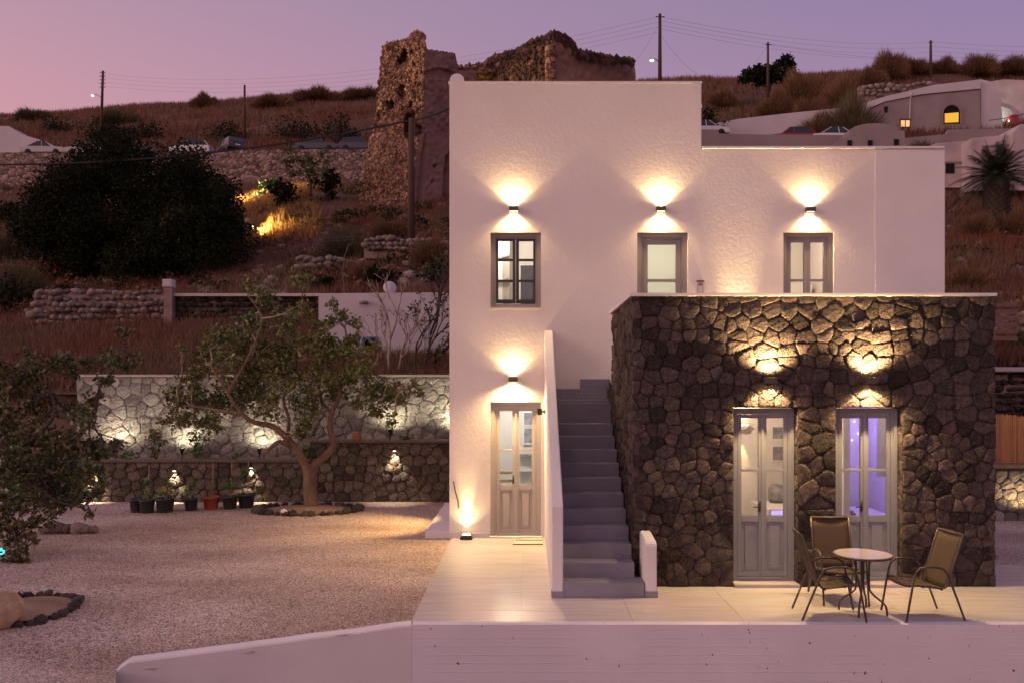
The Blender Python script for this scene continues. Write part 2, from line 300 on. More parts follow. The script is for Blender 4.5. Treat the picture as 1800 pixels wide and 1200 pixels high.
# ------------------------------------------------------------------ terrain
# depth profiles of the hillside along nine sight lines: (distance, height)
def col(lst): return [(d, (EYE - (v - CY) * d / F) if not isinstance(v, str) else float(v)) for d, v in lst]
PROF = [
 (-900, col([(21.5, "2.0"), (28, 640), (32.4, 600), (33, 590), (40, 520), (79.7, 360), (80.3, 300), (88, "23.5"), (94, 290), (110, 270), (130, 255), (150, 250), (200, 290), (280, 420)])),
 (0,    col([(21.5, "2.55"), (28, 625), (32.4, 582), (33.0, 560), (40, 500), (79.7, 330), (80.3, "25.2"), (88, "25.2"), (94, 268), (110, 236), (130, 210), (150, 207), (200, 240), (280, 380)])),
 (300,  col([(21.5, "2.55"), (28, 618), (32.4, 570), (33.0, 535), (40, 490), (79.7, 330), (80.3, "25.1"), (88, "25.1"), (94, 262), (110, 222), (130, 190), (150, 188), (200, 220), (280, 380)])),
 (560,  col([(21.5, "2.55"), (28, 625), (32.4, 560), (33.0, 520), (40, 455), (50, 356), (79.7, 325), (80.3, "25.5"), (88, "25.5"), (94, 258), (110, 208), (130, 172), (150, 170), (200, 205), (280, 380)])),
 (790,  col([(21.5, "2.55"), (28, 625), (32.4, 540), (33.0, 500), (40, 425), (50, 352), (79.7, 320), (80.3, "25.0"), (88, "25.6"), (94, 255), (110, 205), (130, 160), (150, 158), (200, 200), (280, 380)])),
 (1240, col([(17.3, "-.1"), (18.5, "1.6"), (21.8, "1.6"), (22.4, "3.1"), (28, 580), (35, 500), (45, 400), (54, 330), (62, 285), (72, 262), (80, 238), (92, 190), (108, 146), (125, 143), (170, 180), (230, 380)])),
 (1660, col([(17.3, "-.1"), (18.0, "1.1"), (21.8, "1.3"), (22.4, "3.1"), (28, 572), (35, 490), (45, 402), (54, 325), (62, 292), (72, 262), (82, 226), (92, 190), (108, 126), (125, 124), (170, 160), (230, 380)])),
 (1830, col([(17.3, "-.1"), (18.0, "1.1"), (21.8, "1.3"), (22.4, "3.1"), (28, 572), (35, 490), (45, 402), (54, 335), (62, 300), (72, 262), (82, 224), (92, 185), (108, 128), (125, 126), (170, 160), (230, 380)])),
 (2900, col([(17.3, "-.1"), (18.0, "1.1"), (21.8, "1.3"), (22.4, "3.0"), (28, 590), (35, 520), (45, 440), (54, 380), (62, 350), (72, 320), (82, 290), (92, 260), (108, 230), (125, 225), (170, 270), (230, 420)])),
]
PROF_PX = np.array([p[0] for p in PROF], float)
def terrain_arr(x, y):
    x = np.asarray(x, float); y = np.asarray(y, float)
    px = np.clip(CX + x / y * F, PROF_PX[0], PROF_PX[-1] - 1e-3)
    zs = np.stack([np.interp(y, [d for d, _ in c], [h for _, h in c]) for _, c in PROF])
    i = np.clip(np.searchsorted(PROF_PX, px, side='right') - 1, 0, len(PROF) - 2)
    t = (px - PROF_PX[i]) / (PROF_PX[i + 1] - PROF_PX[i]); t = t * t * (3 - 2 * t)
    idx = np.arange(x.size).reshape(x.shape); zf = zs.reshape(len(PROF), -1); ii, tt = i.ravel(), t.ravel(); k = idx.ravel()
    return (zf[ii, k] * (1 - tt) + zf[ii + 1, k] * tt).reshape(x.shape)
def ground(x, y): return float(terrain_arr(np.array([x]), np.array([y]))[0])
def ground_px(px, D): return ground(X(px, D), D)

def build_terrain():
    ys = np.concatenate([np.arange(17.3, 24, .35), np.arange(24, 36, .45), np.arange(36, 79, .8), [79.7, 80.3], np.arange(81, 90, .8), np.arange(90, 152, 1.5), np.arange(152, 285, 8)])
    # the near rows stay clear of the house and the yard: the left half starts behind the garden wall, the right half behind the annex
    us = np.linspace(-1900, 3900, 330)
    YY, UU = np.meshgrid(ys, us, indexing='ij'); XX = (UU - CX) / F * YY
    ZZ = terrain_arr(XX, YY)
    rough = np.zeros_like(ZZ)
    for a in range(ZZ.shape[0]):
        for b in range(ZZ.shape[1]):
            x, y = XX[a, b], YY[a, b]
            s = min(1, (y - 21) / 30) if y > 22.5 else 0
            rough[a, b] = (noise.noise((x * .12, y * .12, 0)) * .7 + noise.noise((x * .45, y * .45, 3)) * .28) * s if not (79 < y < 89 and UU[a, b] < 800) else 0
    ZZ = ZZ + rough
    nr, nc = ZZ.shape; V = np.stack([XX, YY, ZZ], -1).reshape(-1, 3)
    I = np.arange(nr * nc).reshape(nr, nc)
    Fq = np.stack([I[:-1, :-1], I[:-1, 1:], I[1:, 1:], I[1:, :-1]], -1).reshape(-1, 4)
    cx = XX[:-1, :-1].ravel(); cy = YY[:-1, :-1].ravel()
    keep = ~((cx < -1.5) & (cy < 21.3)) & ~((cx < 7.9) & (cx > -1.6) & (cy < 23))
    o = mesh_obj("hillside", np_mesh("hillside", V, Fq[keep]), EARTH, None, True); tag(o, "dry reddish hillside rising behind the houses", kind="structure")
    return o
build_terrain()
g = MB().poly([(-500, -120, -.95), (500, -120, -.95), (500, 420, -.95), (-500, 420, -.95)]).build("ground", DIRT); tag(g, "bare dry ground below the front wall", kind="structure")

def gravel_z(x, y):
    s = lambda t: max(0, min(1, t)) ** 2 * (3 - 2 * max(0, min(1, t)))
    return -.03 - .29 * s((-x - 1.35) / 3.0) * s((x + 6.6) / 2.2) * s((11.0 - y) / 2.0) + .012 * noise.noise((x * .7, y * .7, 0)) * s((-x - 1.4) / .5)
def build_yard():
    xs = np.array(sorted(list(np.arange(-16, -1.36, .2)) + [-1.33, WALL_END.x])); ys = np.array(sorted(list(np.arange(4.0, 20.6, .2)) + [8.95]))
    edge = lambda x, y: x + WALL_END.x * (min(y, 8.95) / 8.95 - 1) if x <= WALL_END.x + 1e-6 else x
    V = [(edge(x, y), y, gravel_z(x, y)) for y in ys for x in xs]; n = len(xs)
    Fq = [(j * n + i, j * n + i + 1, (j + 1) * n + i + 1, (j + 1) * n + i) for j in range(len(ys) - 1) for i in range(n - 1)
          if not (xs[i] > WALL_END.x - 1e-6 and ys[j] < wall_y(xs[i]) - .19)]
    o = mesh_obj("gravel_yard", np_mesh("gravel_yard", V, Fq), GRAVEL, None, True); tag(o, "pinkish gravel yard between the garden wall and terrace", kind="structure")
    # loose chips lying on it
    n = 42000
    u = RNG.uniform(-80, 800, n); py = 1205 - RNG.uniform(0, 1, n) ** 1.25 * 330; D = EYE * F / (py - CY)
    x = (u - CX) * D / F; ok = (x < -1.42) & (D < 19.6)
    x, D = x[ok], D[ok]; zz = np.array([gravel_z(a, b) for a, b in zip(x, D)])
    ok = ~((x > WALL_END.x - .05) & (D < 9.75 + (x + 1.33) * .24 + .05)); x, D, zz = x[ok], D[ok], zz[ok]; n = len(x)
    s = RNG.uniform(.006, .014, n)[:, None, None] * (D / 12)[:, None, None] ** .3
    base = np.array([(1, 0, 0), (-.5, .87, 0), (-.5, -.87, 0), (0, 0, 1.)])[None] * s
    base = base + RNG.normal(0, .25, (n, 4, 3)) * s
    V = base + np.stack([x, D, zz + .002], -1)[:, None, :]
    Fq = (np.arange(n)[:, None, None] * 4 + np.array([(0, 1, 3), (1, 2, 3), (2, 0, 3)])[None]).reshape(-1, 3)
    CH = mat("gravel_chip", (.50, .385, .32), .95, .1, 3, island=.7, spec=.15)
    o = mesh_obj("gravel", np_mesh("gravel", V.reshape(-1, 3), Fq), CH); tag(o, "loose pink and grey gravel chips covering the yard", "gravel", kind="stuff")
    # right of the annex
    m = MB().poly([(6.2, 12.83, -.03), (26, 12.83, -.03), (26, 17.6, -.03), (6.2, 17.6, -.03)]).build("gravel_path", GRAVEL); tag(m, "gravel strip beyond the right end of the terrace", kind="structure")

# ------------------------------------------------------------------ terrace and front wall
WALL_END = Vector((X(204, 8.95), 8.95, Z(1165, 8.95)))
def wall_y(x): return 9.57 + (x + 1.30) / (WALL_END.x + 1.30) * (WALL_END.y - 9.57) + .2
def build_front():
    t = empty("terrace", (0, 0, 0)); tag(t, "pale tiled terrace in front of the house", kind="structure")
    MB().box(-1.33, 14, 9.70, 12.82, -.9, -.006).box(-1.33, 6.46, 12.82, 15.3, -.9, -.0062).build("bedding", GROUT, t)
    ys = [9.70, 10.18, 11.06, 11.94, 12.82, 13.70, 14.58, 15.2]; xs = [-1.33, -.04, 1.26, 2.56, 3.86, 5.16, 6.46, 7.76, 9.06, 10.36]
    for j in range(len(ys) - 1):
        for i in range(len(xs) - 1):
            if xs[i] > 6.4 and ys[j] > 12.5: continue
            if 1.5 < xs[i] < 6.2 and ys[j] > 12.2: continue
            g = .002
            MB().box(xs[i] + g, xs[i + 1] - g, ys[j] + g, ys[j + 1] - g, -.0055, .004 + random.uniform(-.0004, .0004)).build("paving_slab", TILE, t)
    w = empty("front_wall", (0, 0, 0), "white board-marked concrete wall holding up the terrace edge", "wall")
    MB().box(-1.30, 14, 9.57, 9.698, -.95, .006).build("wall_face", FRONTW, w)
    # lower angled wing with a falling top and a rounded end
    a = Vector((-1.302, 9.57, .004)); b = WALL_END.copy(); mb = MB(); n = 26; th = .2
    dv = (b - a); nor = Vector((-dv.y, dv.x, 0)).normalized(); nor = nor if nor.y > 0 else -nor
    prof = []
    for i in range(n + 1):
        tt = i / n; p = a.lerp(b, tt); p.z += .012 * noise.noise((tt * 7, 1, 0)); rr = max(0, (tt - .97) / .03); p.z -= .07 * rr * rr
        prof.append(p)
    for i in range(n):
        p, q = prof[i], prof[i + 1]; e = .018
        ring = lambda c: [Vector((c.x, c.y, -.95)), Vector((c.x, c.y, c.z - e)), c + nor * e, c + nor * (th - e), Vector((c.x, c.y, c.z - e)) + nor * th, Vector((c.x, c.y, -.95)) + nor * th]
        r0, r1 = ring(p), ring(q)
        for k in range(5): mb.poly([r0[k], r1[k], r1[k + 1], r0[k + 1]])
        if i == 0: mb.poly(r0)
        if i == n - 1: mb.poly(r1)
    wing = mb.build("wing_wall", SMOOTH_WHITE, None); tag(wing, "low white rendered wing wall sloping down beside the gravel", "wall")
build_front(); build_yard()

# ------------------------------------------------------------------ stone walls
def clip(poly, a, b, c):
    """keep a*x+b*y<=c"""
    res = []
    for i in range(len(poly)):
        p, q = poly[i], poly[(i + 1) % len(poly)]; dp, dq = a * p[0] + b * p[1] - c, a * q[0] + b * q[1] - c
        if dp <= 0: res.append(p)
        if dp * dq < 0:
            t = dp / (dp - dq); res.append((p[0] + (q[0] - p[0]) * t, p[1] + (q[1] - p[1]) * t))
    return res
def cells(W, H, rh, wr, holes=(), jit=.3, rnd=random):
    seeds = []; z = 0; k = 0
    while z < H:
        h = rh * rnd.uniform(.8, 1.25); x = -rnd.uniform(0, wr[1])
        while x < W + wr[1]:
            w = rnd.uniform(*wr); seeds.append((x + w / 2 + rnd.uniform(-jit, jit) * w * .4, z + h / 2 + rnd.uniform(-jit, jit) * h)); x += w
        z += h; k += 1
    seeds = [s for s in seeds if not any(h[0] - .02 < s[0] < h[1] + .02 and h[2] - .02 < s[1] < h[3] + .02 for h in holes)]
    res = []
    R2 = (max(wr[1], rh) * 2.6 + (.6 if holes else 0)) ** 2
    for s in seeds:
        if not (-.05 < s[0] < W + .05 and -.05 < s[1] < H + .1): continue
        poly = [(0, 0), (W, 0), (W, H), (0, H)]
        for q in seeds:
            dx, dz = q[0] - s[0], q[1] - s[1]; d2 = dx * dx + dz * dz
            if 0 < d2 < R2: poly = clip(poly, dx, dz, (dx * (s[0] + q[0]) + dz * (s[1] + q[1])) / 2)
            if len(poly) < 3: break
        for h in holes:
            if len(poly) < 3: break
            ds = [h[0] - s[0], s[0] - h[1], h[2] - s[1], s[1] - h[3]]; m = ds.index(max(ds))
            # only clip when the polygon reaches the hole
            if any(h[0] - 1e-6 < p[0] < h[1] + 1e-6 and h[2] - 1e-6 < p[1] < h[3] + 1e-6 for p in poly) or True:
                bx0, bx1 = min(p[0] for p in poly), max(p[0] for p in poly); bz0, bz1 = min(p[1] for p in poly), max(p[1] for p in poly)
                if bx1 > h[0] and bx0 < h[1] and bz1 > h[2] and bz0 < h[3]:
                    poly = clip(poly, *[(1, 0, h[0]), (-1, 0, -h[1]), (0, 1, h[2]), (0, -1, -h[3])][m])
        if len(poly) >= 3:
            ar = abs(sum(poly[i][0] * poly[(i + 1) % len(poly)][1] - poly[(i + 1) % len(poly)][0] * poly[i][1] for i in range(len(poly)))) / 2
            if ar > .004: res.append((ar, poly))
    return res
def stone_geo(poly, gap, depth, rnd=random, n=13):
    c = (sum(p[0] for p in poly) / len(poly), sum(p[1] for p in poly) / len(poly))
    # resample outline evenly, then soften the corners
    L_ = [math.dist(poly[i], poly[(i + 1) % len(poly)]) for i in range(len(poly))]; T = sum(L_); pts = []; i = 0; acc = 0
    for k in range(n):
        s = T * k / n
        while s > acc + L_[i] + 1e-9: acc += L_[i]; i += 1
        t = (s - acc) / max(L_[i], 1e-9); p, q = poly[i], poly[(i + 1) % len(poly)]; pts.append((p[0] + (q[0] - p[0]) * t, p[1] + (q[1] - p[1]) * t))
    sm = [((pts[k - 1][0] + 13 * pts[k][0] + pts[(k + 1) % n][0]) / 15, (pts[k - 1][1] + 13 * pts[k][1] + pts[(k + 1) % n][1]) / 15) for k in range(n)]
    size = math.sqrt(max(1e-6, T * T / 16))
    V = []; Fc = []; h = depth * rnd.uniform(.55, 1.25); tx, tz = rnd.uniform(-.35, .35) * depth / size * 2, rnd.uniform(-.35, .35) * depth / size * 2
    for sc, dd, jt in ((1, -.06, 0), (1, .30, 0), (.965, .85, .06), (.72, 1.0, .45)):
        for (x, z) in sm:
            f = sc * (1 - gap / size); jx = 1 + rnd.uniform(-jt, jt) * .3
            lx, lz = (x - c[0]) * f * jx, (z - c[1]) * f * jx
            o = dd * h + (lx * tx + lz * tz) * (1 if dd > .5 else 0) + rnd.uniform(-jt, jt) * h * .5 if dd > 0 else -.06
            V.append((c[0] + lx, c[1] + lz, o))
    V.append((c[0], c[1], h * rnd.uniform(.85, 1.15)))
    for r in range(3):
        for k in range(n): Fc.append((r * n + k, r * n + (k + 1) % n, (r + 1) * n + (k + 1) % n, (r + 1) * n + k))
    for k in range(n): Fc.append((3 * n + k, 3 * n + (k + 1) % n, 4 * n))
    return V, Fc
def stone_wall(parent, org, ud, nd, W, H, rh, wr, gap, depth, m, mj, holes=(), maxparts=300, name="stone", jit=.3, n=13):
    """org: lower-left corner, ud: along, nd: outward normal (Vectors)"""
    org, ud, nd = Vector(org), Vector(ud), Vector(nd); up = Vector((0, 0, 1))
    cs = sorted(cells(W, H, rh, wr, holes, jit), key=lambda c: -c[0]); joined = MB()
    for k, (ar, poly) in enumerate(cs):
        V, Fc = stone_geo(poly, gap, depth, n=n)
        cx, cz = sum(p[0] for p in poly) / len(poly), sum(p[1] for p in poly) / len(poly); ctr = org + ud * cx + up * cz
        W3 = [ud * (a - cx) + up * (b - cz) + nd * d for a, b, d in V]
        if k < maxparts:
            me = bpy.data.meshes.new(name); me.from_pydata([tuple(v) for v in W3], [], Fc)
            bm = bmesh.new(); bm.from_mesh(me); bmesh.ops.recalc_face_normals(bm, faces=bm.faces); bm.to_mesh(me); bm.free()
            o = mesh_obj(name, me, m, parent, True); o.location = ctr
        else:
            b = len(joined.v); joined.v += [tuple(v + ctr) for v in W3]; joined.f += [tuple(b + i for i in q) for q in Fc]
    if joined.v:
        o = joined.build("small_" + name, mj, parent, True); o["kind"] = "stuff"
    return len(cs)

# ------------------------------------------------------------------ doors and windows
def leaf_unit(parent, nm, x0, x1, z0, z1, y, m, rails, panel_top=None, stile=.075, gl=GLASS, th=.045):
    """a hinged leaf: stiles and rails with one pane per bay; below panel_top a raised panel; front face at y"""
    lf = empty(nm, (0, 0, 0), parent=parent)
    b = MB(); b.box(x0, x0 + stile, y, y + th, z0, z1); b.box(x1 - stile, x1, y, y + th, z0, z1)
    zs = sorted([(z0, z0 + stile * 1.3), (z1 - stile, z1)] + list(rails))
    for a, c in zs: b.box(x0 + stile, x1 - stile, y + .002, y + th, a, c)
    b.build("sash", m, lf, bevel=.004)
    for (a0, a1), (c0, c1) in zip(zs[:-1], zs[1:]):
        if panel_top and c0 <= panel_top + .001:
            MB().box(x0 + stile, x1 - stile, y + .020, y + .034, a1, c0).box(x0 + stile + .045, x1 - stile - .045, y + .008, y + .0195, a1 + .045, c0 - .045).build("panel", m, lf, bevel=.006)
        else:
            MB().box(x0 + stile - .004, x1 - stile + .004, y + .022, y + .027, a1 - .004, c0 + .004).build("pane", gl, lf)
    return lf
def casing(parent, x0, x1, z0, z1, y, m, w=.085, bottom=False, depth=.09):
    b = MB(); b.box(x0, x0 + w, y, y + depth, z0, z1); b.box(x1 - w, x1, y, y + depth, z0, z1); b.box(x0 + w, x1 - w, y + .001, y + depth, z1 - w, z1)
    if bottom: b.box(x0 + w, x1 - w, y + .001, y + depth, z0, z0 + w)
    i = .02
    b.box(x0 + w, x0 + w + .03, y + i, y + depth, z0, z1 - w); b.box(x1 - w - .03, x1 - w, y + i, y + depth, z0, z1 - w); b.box(x0 + w + .03, x1 - w - .03, y + i + .001, y + depth, z1 - w - .03, z1 - w)
    return b.build("frame", m, parent, bevel=.004)

def shell_wall(name, parent, m, xs, zs, solid, y, holes, reveal):
    """front skin on the plane y with openings that run back by reveal"""
    b = MB()
    for i in range(len(xs) - 1):
        for j in range(len(zs) - 1):
            cx, cz = (xs[i] + xs[i + 1]) / 2, (zs[j] + zs[j + 1]) / 2
            if solid(cx, cz) and not any(h[0] < cx < h[1] and h[2] < cz < h[3] for h in holes):
                b.poly([(xs[i], y, zs[j]), (xs[i + 1], y, zs[j]), (xs[i + 1], y, zs[j + 1]), (xs[i], y, zs[j + 1])])
    for x0, x1, z0, z1 in holes:
        b.poly([(x0, y, z0), (x0, y, z1), (x0, y + reveal, z1), (x0, y + reveal, z0)]); b.poly([(x1, y, z0), (x1, y + reveal, z0), (x1, y + reveal, z1), (x1, y, z1)])
        b.poly([(x0, y, z1), (x1, y, z1), (x1, y + reveal, z1), (x0, y + reveal, z1)]); b.poly([(x0, y, z0), (x0, y + reveal, z0), (x1, y + reveal, z0), (x1, y, z0)])
    return b.build(name, m, parent)
def room(parent, x0, x1, y0, y1, z0, z1, m=ROOM, holes=()):
    """inside faces of a room; its front (y0) has the openings"""
    b = MB()
    b.poly([(x0, y1, z0), (x1, y1, z0), (x1, y1, z1), (x0, y1, z1)]); b.poly([(x0, y0, z0), (x0, y1, z0), (x0, y1, z1), (x0, y0, z1)]); b.poly([(x1, y0, z0), (x1, y0, z1), (x1, y1, z1), (x1, y1, z0)])
    b.poly([(x0, y0, z0), (x1, y0, z0), (x1, y1, z0), (x0, y1, z0)]); b.poly([(x0, y0, z1), (x0, y1, z1), (x1, y1, z1), (x1, y0, z1)])
    xs = sorted({x0, x1, *[h for q in holes for h in q[:2]]}); zs = sorted({z0, z1, *[h for q in holes for h in q[2:]]})
    for i in range(len(xs) - 1):
        for j in range(len(zs) - 1):
            cx, cz = (xs[i] + xs[i + 1]) / 2, (zs[j] + zs[j + 1]) / 2
            if not any(h[0] < cx < h[1] and h[2] < cz < h[3] for h in holes): b.poly([(xs[i], y0, zs[j]), (xs[i + 1], y0, zs[j]), (xs[i + 1], y0, zs[j + 1]), (xs[i], y0, zs[j + 1])])
    return b.build("room_lining", m, parent)

# ------------------------------------------------------------------ the white house
T = 15.09
hx0, hx1, hxs, hxc = -1.37, 7.60, 3.19, X(1537, T)
ztop, zlow = Z(147, T), Z(262, T)
h = empty("white_house", (0, T, 0), "two storey white cubic house with rough plaster and grey windows", "house"); h.location = (0, 0, 0)
def hole(p0, p1, q0, q1, D=T): return (X(p0, D), X(p1, D), Z(q1, D), Z(q0, D))
H_W1 = hole(862, 951, 409, 541); H_D2 = (X(1120, T), X(1209, T), 2.90, Z(409, T)); H_D3 = (X(1377, T), X(1466, T), 2.90, Z(409, T)); H_D0 = (X(862, T), X(951, T), .03, Z(706, T))
holes = [H_W1, H_D2, H_D3, H_D0]
xs = sorted({hx0, hxs, hxc, *[v for q in holes for v in q[:2]]}); zs = sorted({-.3, zlow, ztop, *[v for q in holes for v in q[2:]]})
shell_wall("facade", h, STUCCO, xs, zs, lambda x, z: z < (ztop if x < hxs else zlow), T, holes, .22)
yb = 19.6
b = MB(); b.poly([(hx0, T, -.3), (hx0, yb, -.3), (hx0, yb, ztop), (hx0, T, ztop)]).poly([(hxs, T, zlow - .02), (hxs, yb, zlow - .02), (hxs, yb, ztop), (hxs, T, ztop)]).poly([(hx0, yb, -.3), (hxs, yb, -.3), (hxs, yb, ztop), (hx0, yb, ztop)])
b.poly([(hx0, T, ztop), (hxs, T, ztop), (hxs, yb, ztop), (hx0, yb, ztop)]).poly([(hxs, T, zlow), (hx1, T, zlow), (hx1, yb, zlow), (hxs, yb, zlow)]).poly([(hxs, yb, -.3), (hx1, yb, -.3), (hx1, yb, zlow), (hxs, yb, zlow)])
b.build("side_wall", STUCCO, h)
MB().box(hxc, hx1, T - .012, yb, -.3, zlow - .005).build("end_bay", SMOOTH_WHITE, h, bevel=.012)
MB().box(hx0 - .02, hxs + .012, T - .015, yb, ztop, ztop + .035).build("roof_coping", COPING, h)
MB().box(hxs + .013, hx1 - .03, T - .05, yb, zlow, zlow + .035).build("roof_coping", COPING, h)
# rounded parapet horns on the roof
def horn(x0, x1, zt, y0, y1):
    n = 10; pts = [Vector((x0, y0, ztop + .036))] + [Vector(((x0 + x1) / 2 - (x1 - x0) / 2 * math.cos(math.pi * k / n) * (1 - .22 * math.sin(math.pi * k / n)), y0, ztop + .036 + zt * math.sin(math.pi * k / n) ** .55)) for k in range(n + 1)] + [Vector((x1, y0, ztop + .036))]
    return MB().prism(pts, (0, y1 - y0, 0)).build("parapet_horn", SMOOTH_WHITE, h)
horn(hx0 - .0, hx0 + .27, .15, T + .02, T + .5); horn(X(1160, T + 1.5), X(1233, T + 1.5), .30, T + 1.4, T + 2.4)
# plinth line and side step
MB().box(hx0 + .02, H_D0[0] - .01, T - .02, T + .05, 0.005, .10).build("plinth", SMOOTH_WHITE, h)
MB().box(H_D0[0] - .03, H_D0[1] + .03, T - .03, T + .2, .005, .028).build("threshold", COPING, h)
sstep = MB().box(hx0 - .46, hx0 - .003, T + .15, 19.0, -.1, .10).build("side_ledge", SMOOTH_WHITE, None, bevel=.015); tag(sstep, "low white ledge along the gravel side of the house", "ledge")

def mid_rails(z0, z1, fr): return [(z0 + (z1 - z0) * f - .022, z0 + (z1 - z0) * f + .022) for f in fr]
# upper left window, charcoal sashes, three panes each side
w = empty("window", parent=h); tag(w, "charcoal six pane window in a grey frame")
x0, x1, z0, z1 = H_W1; fw = empty("frame_set", parent=w) if False else None
casing(w, x0, x1, z0, z1, T + .06, FRAME_T, .07, True)
cxm = (x0 + x1) / 2; a, c = x0 + .085, x1 - .085
for p, q in ((a, cxm - .003), (cxm + .003, c)): leaf_unit(w, "casement", p, q, z0 + .085, z1 - .085, T + .085, FRAME_D, mid_rails(z0 + .085, z1 - .085, (.345, .665)), stile=.055)
MB().box(x0 - .03, x1 + .03, T - .035, T + .1, z0 - .035, z0 - .003).build("sill", STUCCO, w, bevel=.008)
# upper balcony door
d = empty("door", parent=h); x0, x1, z0, z1 = H_D2; casing(d, x0, x1, z0, z1, T + .05, FRAME_T, .085)
leaf_unit(d, "door_leaf", x0 + .118, x1 - .118, z0 + .01, z1 - .118, T + .085, FRAME_T, [(3.75, 3.80), (4.645, 4.69)], 3.76, stile=.085, gl=FROST)
# upper french window
d = empty("door", parent=h); x0, x1, z0, z1 = H_D3; casing(d, x0, x1, z0, z1, T + .05, FRAME_T, .07); cxm = (x0 + x1) / 2
for p, q in ((x0 + .103, cxm - .002), (cxm + .002, x1 - .103)): leaf_unit(d, "door_leaf", p, q, z0 + .01, z1 - .103, T + .085, FRAME_T, [(3.75, 3.80), (4.645, 4.69)], 3.76, stile=.06)
# ground floor double door
def double_door(parent, hl, y, m, stile=.065, cw=.075, split=(.345, .66)):
    d = empty("door", parent=parent); x0, x1, z0, z1 = hl; casing(d, x0, x1, z0, z1, y, m, cw); cxm = (x0 + x1) / 2; zb, zt = z0 + .05, z1 - cw - .032; hh = zt - zb
    r1, r2 = zb + hh * split[0], zb + hh * split[1]
    for p, q in ((x0 + cw + .033, cxm - .002), (cxm + .002, x1 - cw - .033)):
        leaf_unit(d, "door_leaf", p, q, zb, zt, y + .03, m, [(r1, r1 + .09), (r2 - .02, r2 + .02)], r1 + .001, stile=stile)
    MB().box(cxm - .022, cxm + .022, y + .014, y + .0295, zb + .005, zt).build("astragal", m, d, bevel=.005)
    MB().box(x0 + cw, x1 - cw, y + .012, y + .09, z0, zb - .004).build("kickboard", m, d, bevel=.004)
    hd = MB().tube([(cxm - .045, y + .03, z0 + 1.02), (cxm - .045, y - .02, z0 + 1.02), (cxm - .14, y - .02, z0 + 1.02)], .008, 6).box(cxm - .06, cxm - .03, y + .022, y + .031, z0 + .95, z0 + 1.1)
    hd.build("handle", BLACK, d, True)
    return d
double_door(h, H_D0, T + .05, FRAME_B, .058, .075)
# rooms of the house
rA = empty("interior", parent=h)
room(rA, -1.25, .9, T + .24, 18.2, .02, 2.75, ROOM, [H_D0]); room(rA, -1.25, .9, T + .24, 18.2, 2.9, 6.1, ROOM, [H_W1])
room(rA, 1.2, 3.5, T + .24, 17.2, 2.9, 6.0, ROOM, [H_D2]); room(rA, 3.7, 7.3, T + .24, 18.6, 2.9, 6.0, ROOM, [H_D3])

# ------------------------------------------------------------------ staircase
st = empty("staircase", (1, 10.81, 0), "grey cement outside staircase with white side wall climbing to the roof terrace", "stairs"); st.location = (0, 0, 0)
SY, SN, SR, SG = 10.81, 14, 2.70 / 14, .3057
for i in range(SN):
    y0 = SY + SG * i; xr = 1.548 if y0 + SG < 11.36 else 1.40
    yend = y0 + SG if i < SN - 1 else T - .002
    pts = [Vector((.496, y0, .006 if i == 0 else SR * i - .03)), Vector((.496, y0, SR * (i + 1))), Vector((.496, yend + (.02 if i < SN - 1 else 0), SR * (i + 1))), Vector((.496, yend + (.02 if i < SN - 1 else 0), .006 if i == 0 else SR * i - .03))]
    MB().prism(pts, (xr - .496 + .06 * (xr < 1.5), 0, 0)).build("step", STEP, st, bevel=.006)
MB().box(.495, 1.46, 14.2, T - .004, 1.8, 2.46).build("landing_base", STEP, st)
MB().box(.99, 1.50, 14.82, T - .003, 2.702, 2.875).build("step", STEP, st, bevel=.006)
zp0, zp1 = 1.18, Z(580, T)
MB().prism([Vector((.351, SY, .006)), Vector((.351, SY, zp0)), Vector((.351, T - .003, zp1)), Vector((.351, T - .003, .006))], (.143, 0, 0)).build("side_wall", SMOOTH_WHITE, st, bevel=.012)
MB().prism([Vector((1.56, SY, .006)), Vector((1.56, SY, .69)), Vector((1.56, SY + .06, .73)), Vector((1.56, 11.37, .78)), Vector((1.56, 11.37, .006))], (.15, 0, 0)).build("newel_wall", SMOOTH_WHITE, st, bevel=.015)
MB().box(.341, .505, SY - .012, SY + .1, .006, .085).build("skirting", STEP, st); MB().box(1.552, 1.722, SY - .012, SY + .1, .006, .085).build("skirting", STEP, st)

# ------------------------------------------------------------------ stone annex
S = 11.39; ax0, ax1, az = 1.47, X(1751, S), Z(521, S); ay1 = 14.2
an = empty("stone_annex", (0, 0, 0), "single storey annex clad in dark lava stone with roof terrace", "annex")
A1 = (X(1290, S), X(1404, S), .03, Z(716, S)); A2 = (X(1470, S), X(1588, S), .03, Z(716, S))
xs = sorted({ax0 + .03, ax1 - .03, *A1[:2], *A2[:2]}); zs = sorted({-.1, az, *A1[2:], *A2[2:]})
shell_wall("mortar", an, MORTAR_D, xs, zs, lambda x, z: True, S + .023, [A1, A2], .30)
MB().poly([(ax0 + .03, S + .035, -.1), (ax0 + .03, ay1, -.1), (ax0 + .03, ay1, az), (ax0 + .03, S + .035, az)]).poly([(ax1 - .03, S + .035, -.1), (ax1 - .03, T, -.1), (ax1 - .03, T, az), (ax1 - .03, S + .035, az)]).build("mortar", MORTAR_D, an)
hl = [(q[0] - ax0, q[1] - ax0, 0, q[3]) for q in (A1, A2)]
n_st = stone_wall(an, (ax0, S + .03, 0), (1, 0, 0), (0, -1, 0), ax1 - ax0, az, .172, (.075, .38), .004, .030, LAVA, LAVA_S, hl, 300, n=17, jit=.32)
stone_wall(an, (ax0 + .03, ay1, 0), (0, -1, 0), (-1, 0, 0), ay1 - S - .01, az, .2, (.15, .32), .005, .03, LAVA, LAVA_S, (), 0)
stone_wall(an, (ax1 - .03, S + .01, 0), (0, 1, 0), (1, 0, 0), 2.6, az, .22, (.18, .36), .010, .03, LAVA, LAVA_S, (), 0)
